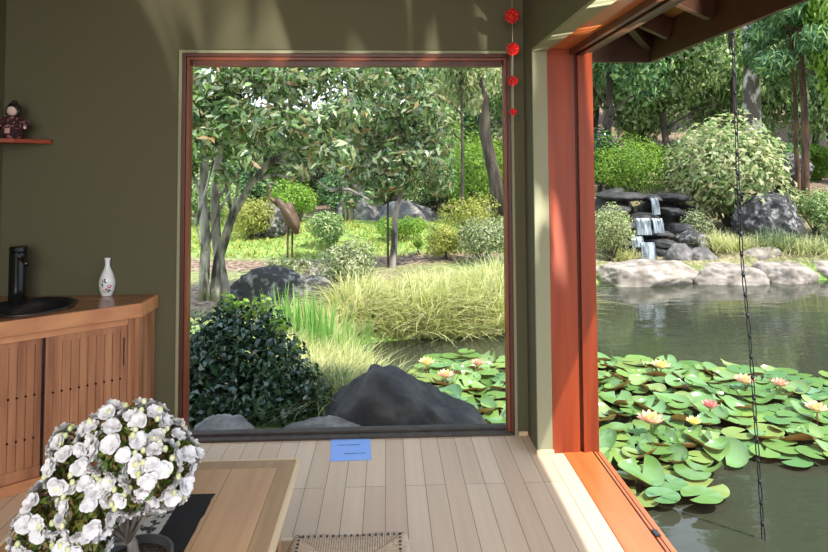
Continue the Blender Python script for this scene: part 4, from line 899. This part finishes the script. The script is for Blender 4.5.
for Yd, n, H0, H1 in ((19.5, 15, 4.5, 7.0), (23.5, 15, 6, 9), (28.5, 17, 7, 11), (35, 16, 8, 13)):
    span = Yd * .95
    for i in range(n):
        x = -Yd * .48 + (Yd * .48 + Yd * .85) * (i + q.uniform(.1, .9)) / n; kd = kinds[(k * 5 + i) % 6]; k += 1; y = Yd + q.uniform(-1.6, 1.6)
        if x / y < .16 and Yd > 18: H0_, H1_ = 2.6, 4.0
        else: H0_, H1_ = H0, H1
        pxx = 387 + x / y * 620
        wh = ('beyond the left end of the window' if pxx < 190 else 'behind the multi-trunked magnolia' if pxx < 270 else 'behind the crane statue' if pxx < 320 else 'behind the tall straight grey trunk' if pxx < 375 else 'behind the slim magnolia' if pxx < 420 else 'behind the rock ridge' if pxx < 455 else 'behind the large round bright shrub' if pxx < 505 else 'hidden partly by the timber post' if pxx < 600 else 'above the round shrub and waterfall' if pxx < 660 else 'left of the rain chain' if pxx < 725 else 'behind the mottled pale trunk' if pxx < 775 else 'behind the red-brown trunk' if pxx < 830 else 'beyond the right border')
        rw = {19.5: 'nearest row', 23.5: 'second row', 28.5: 'third row', 35: 'furthest row'}[Yd]
        lb_ = {'round': 'mid-green broadleaf tree', 'olive': 'olive-green tall tree', 'airy': 'pale airy tree', 'dark': 'dark green tree', 'bright': 'bright green tree', 'conifer': 'dark conifer'}[kd] + f', {rw} of the wood, {wh}'
        tree(x, y, q.uniform(H0_, H1_), q.uniform(1.7, 2.4) * Yd / 24, kd, lb_, group='woodland ' + kd + ' trees', trunk_r=q.uniform(.09, .2), bark=q.choice(['bark_dark', 'bark_pale', 'bark_dark']), cb=q.uniform(.08, .3), seed=k)
# shrubs under the wood (left edge too)
for i in range(22):
    y = 17.5 + (i % 3) * 1.7; x = -y * .45 + y * 1.3 * (i + .5) / 22; z = g1(x, y); kd = ['dark', 'bright', 'round'][i % 3]
    e = empty('shrub', (x, y, z), label={'dark': 'dark green undergrowth shrub below the wood', 'bright': 'bright green undergrowth shrub below the wood', 'round': 'mid-green undergrowth shrub below the wood'}[kd], cat='shrub', group='undergrowth ' + kd + ' shrubs')
    o = link('foliage', CR[kd], e, loc=(0, 0, .7)); s_ = q.uniform(.9, 1.4); o.scale = (s_ * 1.2, s_, s_ * .75); o.rotation_euler = (0, 0, q.uniform(0, 6))
    MB().tube([(0, 0, -.1), (.03, 0, .7)], [.05, .03], 6).build('stem', M['bark_dark'], e)

# crane statue --------------------------------------------------------
cp = A(290, 270, 9.3); cr = empty('crane_statue', (cp.x, 9.3, g1(cp.x, 9.3)), label='tall bronze crane statue standing on the bank under the magnolia', cat='statue')
mo = Vector(cr.location)
sk = [(W(277, 198, 9.25), .028), (W(280, 203, 9.25), .045), (W(286, 210, 9.28), .085), (W(291, 218, 9.3), .105), (W(295, 226, 9.3), .085), (W(297, 234, 9.3), .03)]
MB().tube([p for p, r in sk], [r for p, r in sk], 16).ell(W(289, 213, 9.3), (.10, .10, .16), 16, 10).build('body', M['crane'], cr, smooth=True)
MB().tube([W(281, 206, 9.3), W(272, 200, 9.3), W(268, 196, 9.3), W(270, 190, 9.3), W(272, 185, 9.3)], [.045, .032, .022, .018, .015], 10).build('neck', M['crane'], cr, smooth=True)
MB().ell(W(272.5, 183.5, 9.3), (.03, .022, .022), 12, 8).tube([W(271, 184, 9.3), W(263, 187, 9.3)], [.012, .002], 8).build('head', M['crane'], cr, smooth=True)
wg = MB()
for dy in (-.085, .085): wg.tube([W(283, 206, 9.3 + dy), W(289, 214, 9.3 + dy * 1.1), W(294, 224, 9.3 + dy), W(298, 232, 9.3 + dy * .6)], [.03, .055, .045, .012], 10)
wg.build('wings', M['crane'], cr, smooth=True)
for p, x in ((288, -.0), (292.5, .06)):
    a = W(p, 222, 9.3 + x); z1 = -.0
    MB().tube([a, (a.x - .004, a.y, (a.z) * .52), (a.x + .0, a.y, .0)], [.022, .014, .012], 8).tube([(a.x, a.y, .008), (a.x - .07, a.y - .03, .004)], [.01, .004], 6).tube([(a.x, a.y, .008), (a.x - .03, a.y - .07, .004)], [.01, .004], 6).build('leg', M['crane'], cr, smooth=True)

# water lilies --------------------------------------------------------
def lily_mat():
    m = leafmat('lily_pad', [(.10, .21, .05), (.17, .31, .08), (.11, .25, .10), (.24, .38, .09), (.26, .34, .10), (.14, .28, .08)], .2, .10, under=(.34, .16, .05), spec=.9)
    n = m.node_tree; b = n.nodes['Principled BSDF']; oi = n.nodes.new('ShaderNodeObjectInfo'); rp_ = [x for x in n.nodes if x.type == 'VALTORGB'][0]
    n.links.new(oi.outputs['Random'], rp_.inputs[0])
    return m
LM = lily_mat()
def pad_mesh(seed, cup, wav):
    q = random.Random(seed); n = 30; m = MB(); vs = [(0, 0, 0)]; fs = []; notch = .22; rings = (.35, .7, .9, 1.0); ph = q.uniform(0, 6)
    for r in rings:
        for k in range(n + 1):
            a = notch + (2 * math.pi - 2 * notch) * k / n; rr = r * (1 + .03 * math.sin(3 * a + ph))
            if k in (0, n): rr *= .97
            z = cup * r ** 4 + wav * r * r * math.sin(2 * a + ph) + .01 * r * math.sin(7 * a) * r + .012 * (math.cos(a * 14) * r * (1 - r))
            vs.append((rr * math.cos(a), rr * math.sin(a), z))
    for k in range(n): fs.append((0, 1 + k, 2 + k))
    for j in range(len(rings) - 1):
        for k in range(n):
            a = 1 + j * (n + 1) + k; fs.append((a, a + n + 1, a + n + 2, a + 1))
    me = bpy.data.meshes.new('lily_pad'); me.from_pydata(vs, [], fs); me.update(); me.materials.append(LM); me.polygons.foreach_set('use_smooth', [True] * len(fs))
    return me
flat_p = [pad_mesh(i, .02, .015) for i in range(4)]; cup_p = [pad_mesh(10 + i, .16 + .06 * i, .10 + .04 * i) for i in range(4)]
lp = [(478, 440), (440, 398), (415, 380), (428, 361), (470, 357), (515, 357), (595, 361), (660, 364), (740, 372), (840, 382), (840, 470), (792, 464), (745, 460), (698, 476), (724, 502), (690, 511), (652, 508), (600, 500)]
lpoly = [(G(x, y, WZ).x, G(x, y, WZ).y) for x, y in lp]
q = random.Random(21); pads = []; xs_ = [p[0] for p in lpoly]; ys_ = [p[1] for p in lpoly]; tries = 0
while len(pads) < 298 and tries < 30000:
    tries += 1; x = q.uniform(min(xs_), max(xs_)); y = q.uniform(min(ys_), max(ys_))
    if not inpoly(x, y, lpoly) or pond_sd(np.array([x]), np.array([y]))[0] > -.02: continue
    if any((x - a) ** 2 + (y - b) ** 2 < .122 ** 2 for a, b, *_ in pads): continue
    pads.append((x, y))
def px_of(x, y, z):
    v = cam_rot.transposed() @ (Vector((x, y, z)) - EYE); return 414 + F * v.x / -v.z, PY - F * v.y / -v.z
marks = [(651, 424, 'the large peach lily flower'), (661, 369, 'the yellow lily flower on the far edge'), (710, 409, 'the small pink lily flower'), (745, 384, 'the peach flower by the rain chain'), (817, 412, 'the cream flower at the right border'), (694, 425, 'the small pale yellow flower'), (427, 366, 'the yellow flower above the boulder'), (478, 367, 'the half-closed pinkish flower'), (760, 450, 'the lower end of the rain chain'), (602, 420, 'the timber post'), (690, 495, 'the open water at the near tip'), (612, 470, 'the lower corner of the post'), (800, 445, 'the right-hand near edge'), (470, 410, 'the boulder slope')]
seen_lb = {}
def pad_label(x, y, r, cupped):
    a, b = px_of(x, y, WZ); m_ = min(marks, key=lambda m: math.hypot(a - m[0], (b - m[1]) * 1.4)); dx, dy = a - m_[0], (b - m_[1]) * 1.4
    rel = ('right of' if dx > 0 else 'left of') if abs(dx) > abs(dy) else ('in front of' if dy > 0 else 'behind')
    sz_ = 'small' if r < .115 else ('broad' if r > .145 else 'mid-sized'); dd_ = math.hypot(dx, dy); far = 'just ' if dd_ < 18 else ('' if dd_ < 38 else 'well ')
    lb = f"{sz_} {'cupped' if cupped else 'flat'} green lily pad {far}{rel} {m_[2]}"
    return lb if len(lb.split()) <= 15 else lb.replace(' green', '').replace('small pale yellow', 'pale yellow')
for i, (x, y) in enumerate(pads):
    near = sum((x - a) ** 2 + (y - b) ** 2 < .3 ** 2 for a, b in pads); edge = near < 9
    r = q.uniform(.08, .142)
    if edge or q.random() < .45: me = q.choice(flat_p); z = WZ + .004 + q.uniform(0, .012) + .0002 * i; tl = (q.uniform(-.05, .05), q.uniform(-.05, .05))
    else: me = q.choice(cup_p); z = WZ + q.uniform(.02, .06); tl = (q.uniform(-.28, .28), q.uniform(-.28, .28))
    o = bpy.data.objects.new('lily_pad', me); C.objects.link(o); o.location = (x, y, z); o.scale = (r, r, r); o.rotation_euler = (tl[0], tl[1], q.uniform(0, 6.28))
    tag(o, pad_label(x, y, r, me in cup_p), 'lily pad', 'water lily pads on the pond')
def lily_flower(px, py, s, openn, cols, label, up=.10):
    s *= 1.3; p = G(px, py, WZ + up); e = empty('water_lily_flower', (p.x, p.y, WZ + up), random.Random(px).uniform(0, 6), label=label, cat='flower', group='water lily flowers'); e['group'] = 'water lily flowers'
    MB().tube([(0, 0, -up - .05), (0, 0, .0)], .006, 6).build('stem', mat('lily_stem', (.35, .16, .06), .6), e)
    for li, (n, Lh, an) in enumerate(((9, .062, .45), (8, .055, .85), (7, .042, 1.15))):
        m = MB(); an = an + (1 - openn) * .5
        for k in range(n):
            a = 2 * math.pi * (k + .4 * li) / n; d = Vector((math.cos(a), math.sin(a), 0)); sv_ = Vector((-math.sin(a), math.cos(a), 0)); vs = []
            for tt, ww in ((0, .3), (.35, .9), (.65, 1.0), (.88, .6), (1.0, .05)):
                aa = an * (.6 + .4 * tt)
                for j in (-1, 0, 1): vs.append((d * math.cos(aa) + Vector((0, 0, math.sin(aa)))) * Lh * tt + sv_ * (j * ww * Lh * .2) + Vector((0, 0, .004 * abs(j))))
            m.add([v * s for v in vs], [(i * 3 + j, (i + 1) * 3 + j, (i + 1) * 3 + j + 1, i * 3 + j + 1) for i in range(4) for j in range(2)])
        m.build('petals', cols[li], e, smooth=True)
    m = MB(); qq = random.Random(3)
    for k in range(22):
        a = qq.uniform(0, 6.28); r = qq.uniform(0, .014) * s; m.tube([(r * .5 * math.cos(a), r * .5 * math.sin(a), 0), (r * math.cos(a), r * math.sin(a), .028 * s)], .0016 * s, 4)
    m.build('stamens', M['stamen'], e)
pk1 = mat('peach_petal', (.85, .48, .34), .5); pk2 = mat('cream_petal', (.90, .66, .42), .5); yl = mat('yellow_petal', (.92, .74, .28), .5); pk3 = mat('pink_petal', (.82, .30, .28), .5)
lily_flower(651, 424, 1.35, 1, (pk1, pk2, yl), 'large peach and yellow open water lily nearest the timber post')
lily_flower(661, 369, 1.25, 1, (pk2, yl, yl), 'yellow water lily on the far edge of the pads near the post')
lily_flower(710, 409, .95, .7, (pk3, pk3, pk1), 'small pink water lily in the middle of the pads')
lily_flower(745, 384, 1.25, 1, (pk1, pk2, yl), 'peach water lily directly left of the rain chain')
lily_flower(780, 387, 1.05, .8, (pk1, pk1, pk2), 'peach water lily right of the rain chain')
lily_flower(817, 412, 1.15, 1, (pk2, pk2, yl), 'cream-peach water lily near the right border')
lily_flower(694, 425, .8, .8, (yl, yl, yl), 'small pale yellow water lily right of the large peach one')
lily_flower(427, 366, 1.15, .8, (pk2, yl, yl), 'yellow water lily above the right slope of the boulder')
lily_flower(446, 378, 1.1, 1, (pk1, pk2, yl), 'peach water lily just above the boulder slope')
lily_flower(478, 367, 1.0, .5, (pk1, pk1, pk2), 'half-closed pinkish water lily near the right side of the window')
for px, py in ((677, 378), (684, 385), (612, 372), (724, 387)): pass

# rain chain ----------------------------------------------------------
rt = Vector((EX + .012, A(733, 34, 3.2).y, EZ + .02)); pts = [A(733, 34, 3.2), A(738, 180, 3.2), A(742, 262, 3.2), A(750, 340, 3.2), A(756, 430, 3.2), A(764, 545, 3.2)]
rc = empty('rain_chain', (rt.x, 3.2, EZ), label='dark metal rain chain hanging from the eave down to the pond', cat='chain')
tot = []
for i in range(len(pts) - 1):
    for k in range(20): tot.append(pts[i].lerp(pts[i + 1], k / 20))
tot.append(pts[-1]); dd = [0]
for i in range(1, len(tot)): dd.append(dd[-1] + (tot[i] - tot[i - 1]).length)
def at_d(s_):
    for i in range(1, len(dd)):
        if dd[i] >= s_: return tot[i - 1].lerp(tot[i], (s_ - dd[i - 1]) / (dd[i] - dd[i - 1]))
    return tot[-1]
off = Vector((rt.x, 3.2, EZ)); n = 25; step = dd[-1] / n
lk = MB(); r0 = .003
for k in range(14):
    a = 2 * math.pi * k / 14; 
loop = [(0.009 * math.cos(2 * math.pi * k / 14), 0, step * .5 * math.sin(2 * math.pi * k / 14)) for k in range(15)]
lm_ = bpy.data.meshes.new('link'); t_ = MB().tube(loop, r0, 6, caps=False); t_.ell((0, 0, step * .5), (.010, .010, .013), 10, 6); lm_.from_pydata(t_.v, [], t_.f); lm_.materials.append(M['chain'])
for k in range(n):
    a = at_d(k * step); b = at_d((k + 1) * step); o = bpy.data.objects.new('link', lm_); C.objects.link(o); o.parent = rc; o.location = (a + b) / 2 - off
    o.rotation_mode = 'QUATERNION'; o.rotation_quaternion = (a - b).to_track_quat('Z', 'Y') @ Matrix.Rotation(k * 1.57 + .4, 3, 'Z').to_quaternion()
MB().tube([pts[0] - off, Vector((pts[0].x - off.x, 0, .05))], .003, 6).build('hook', M['chain'], rc)
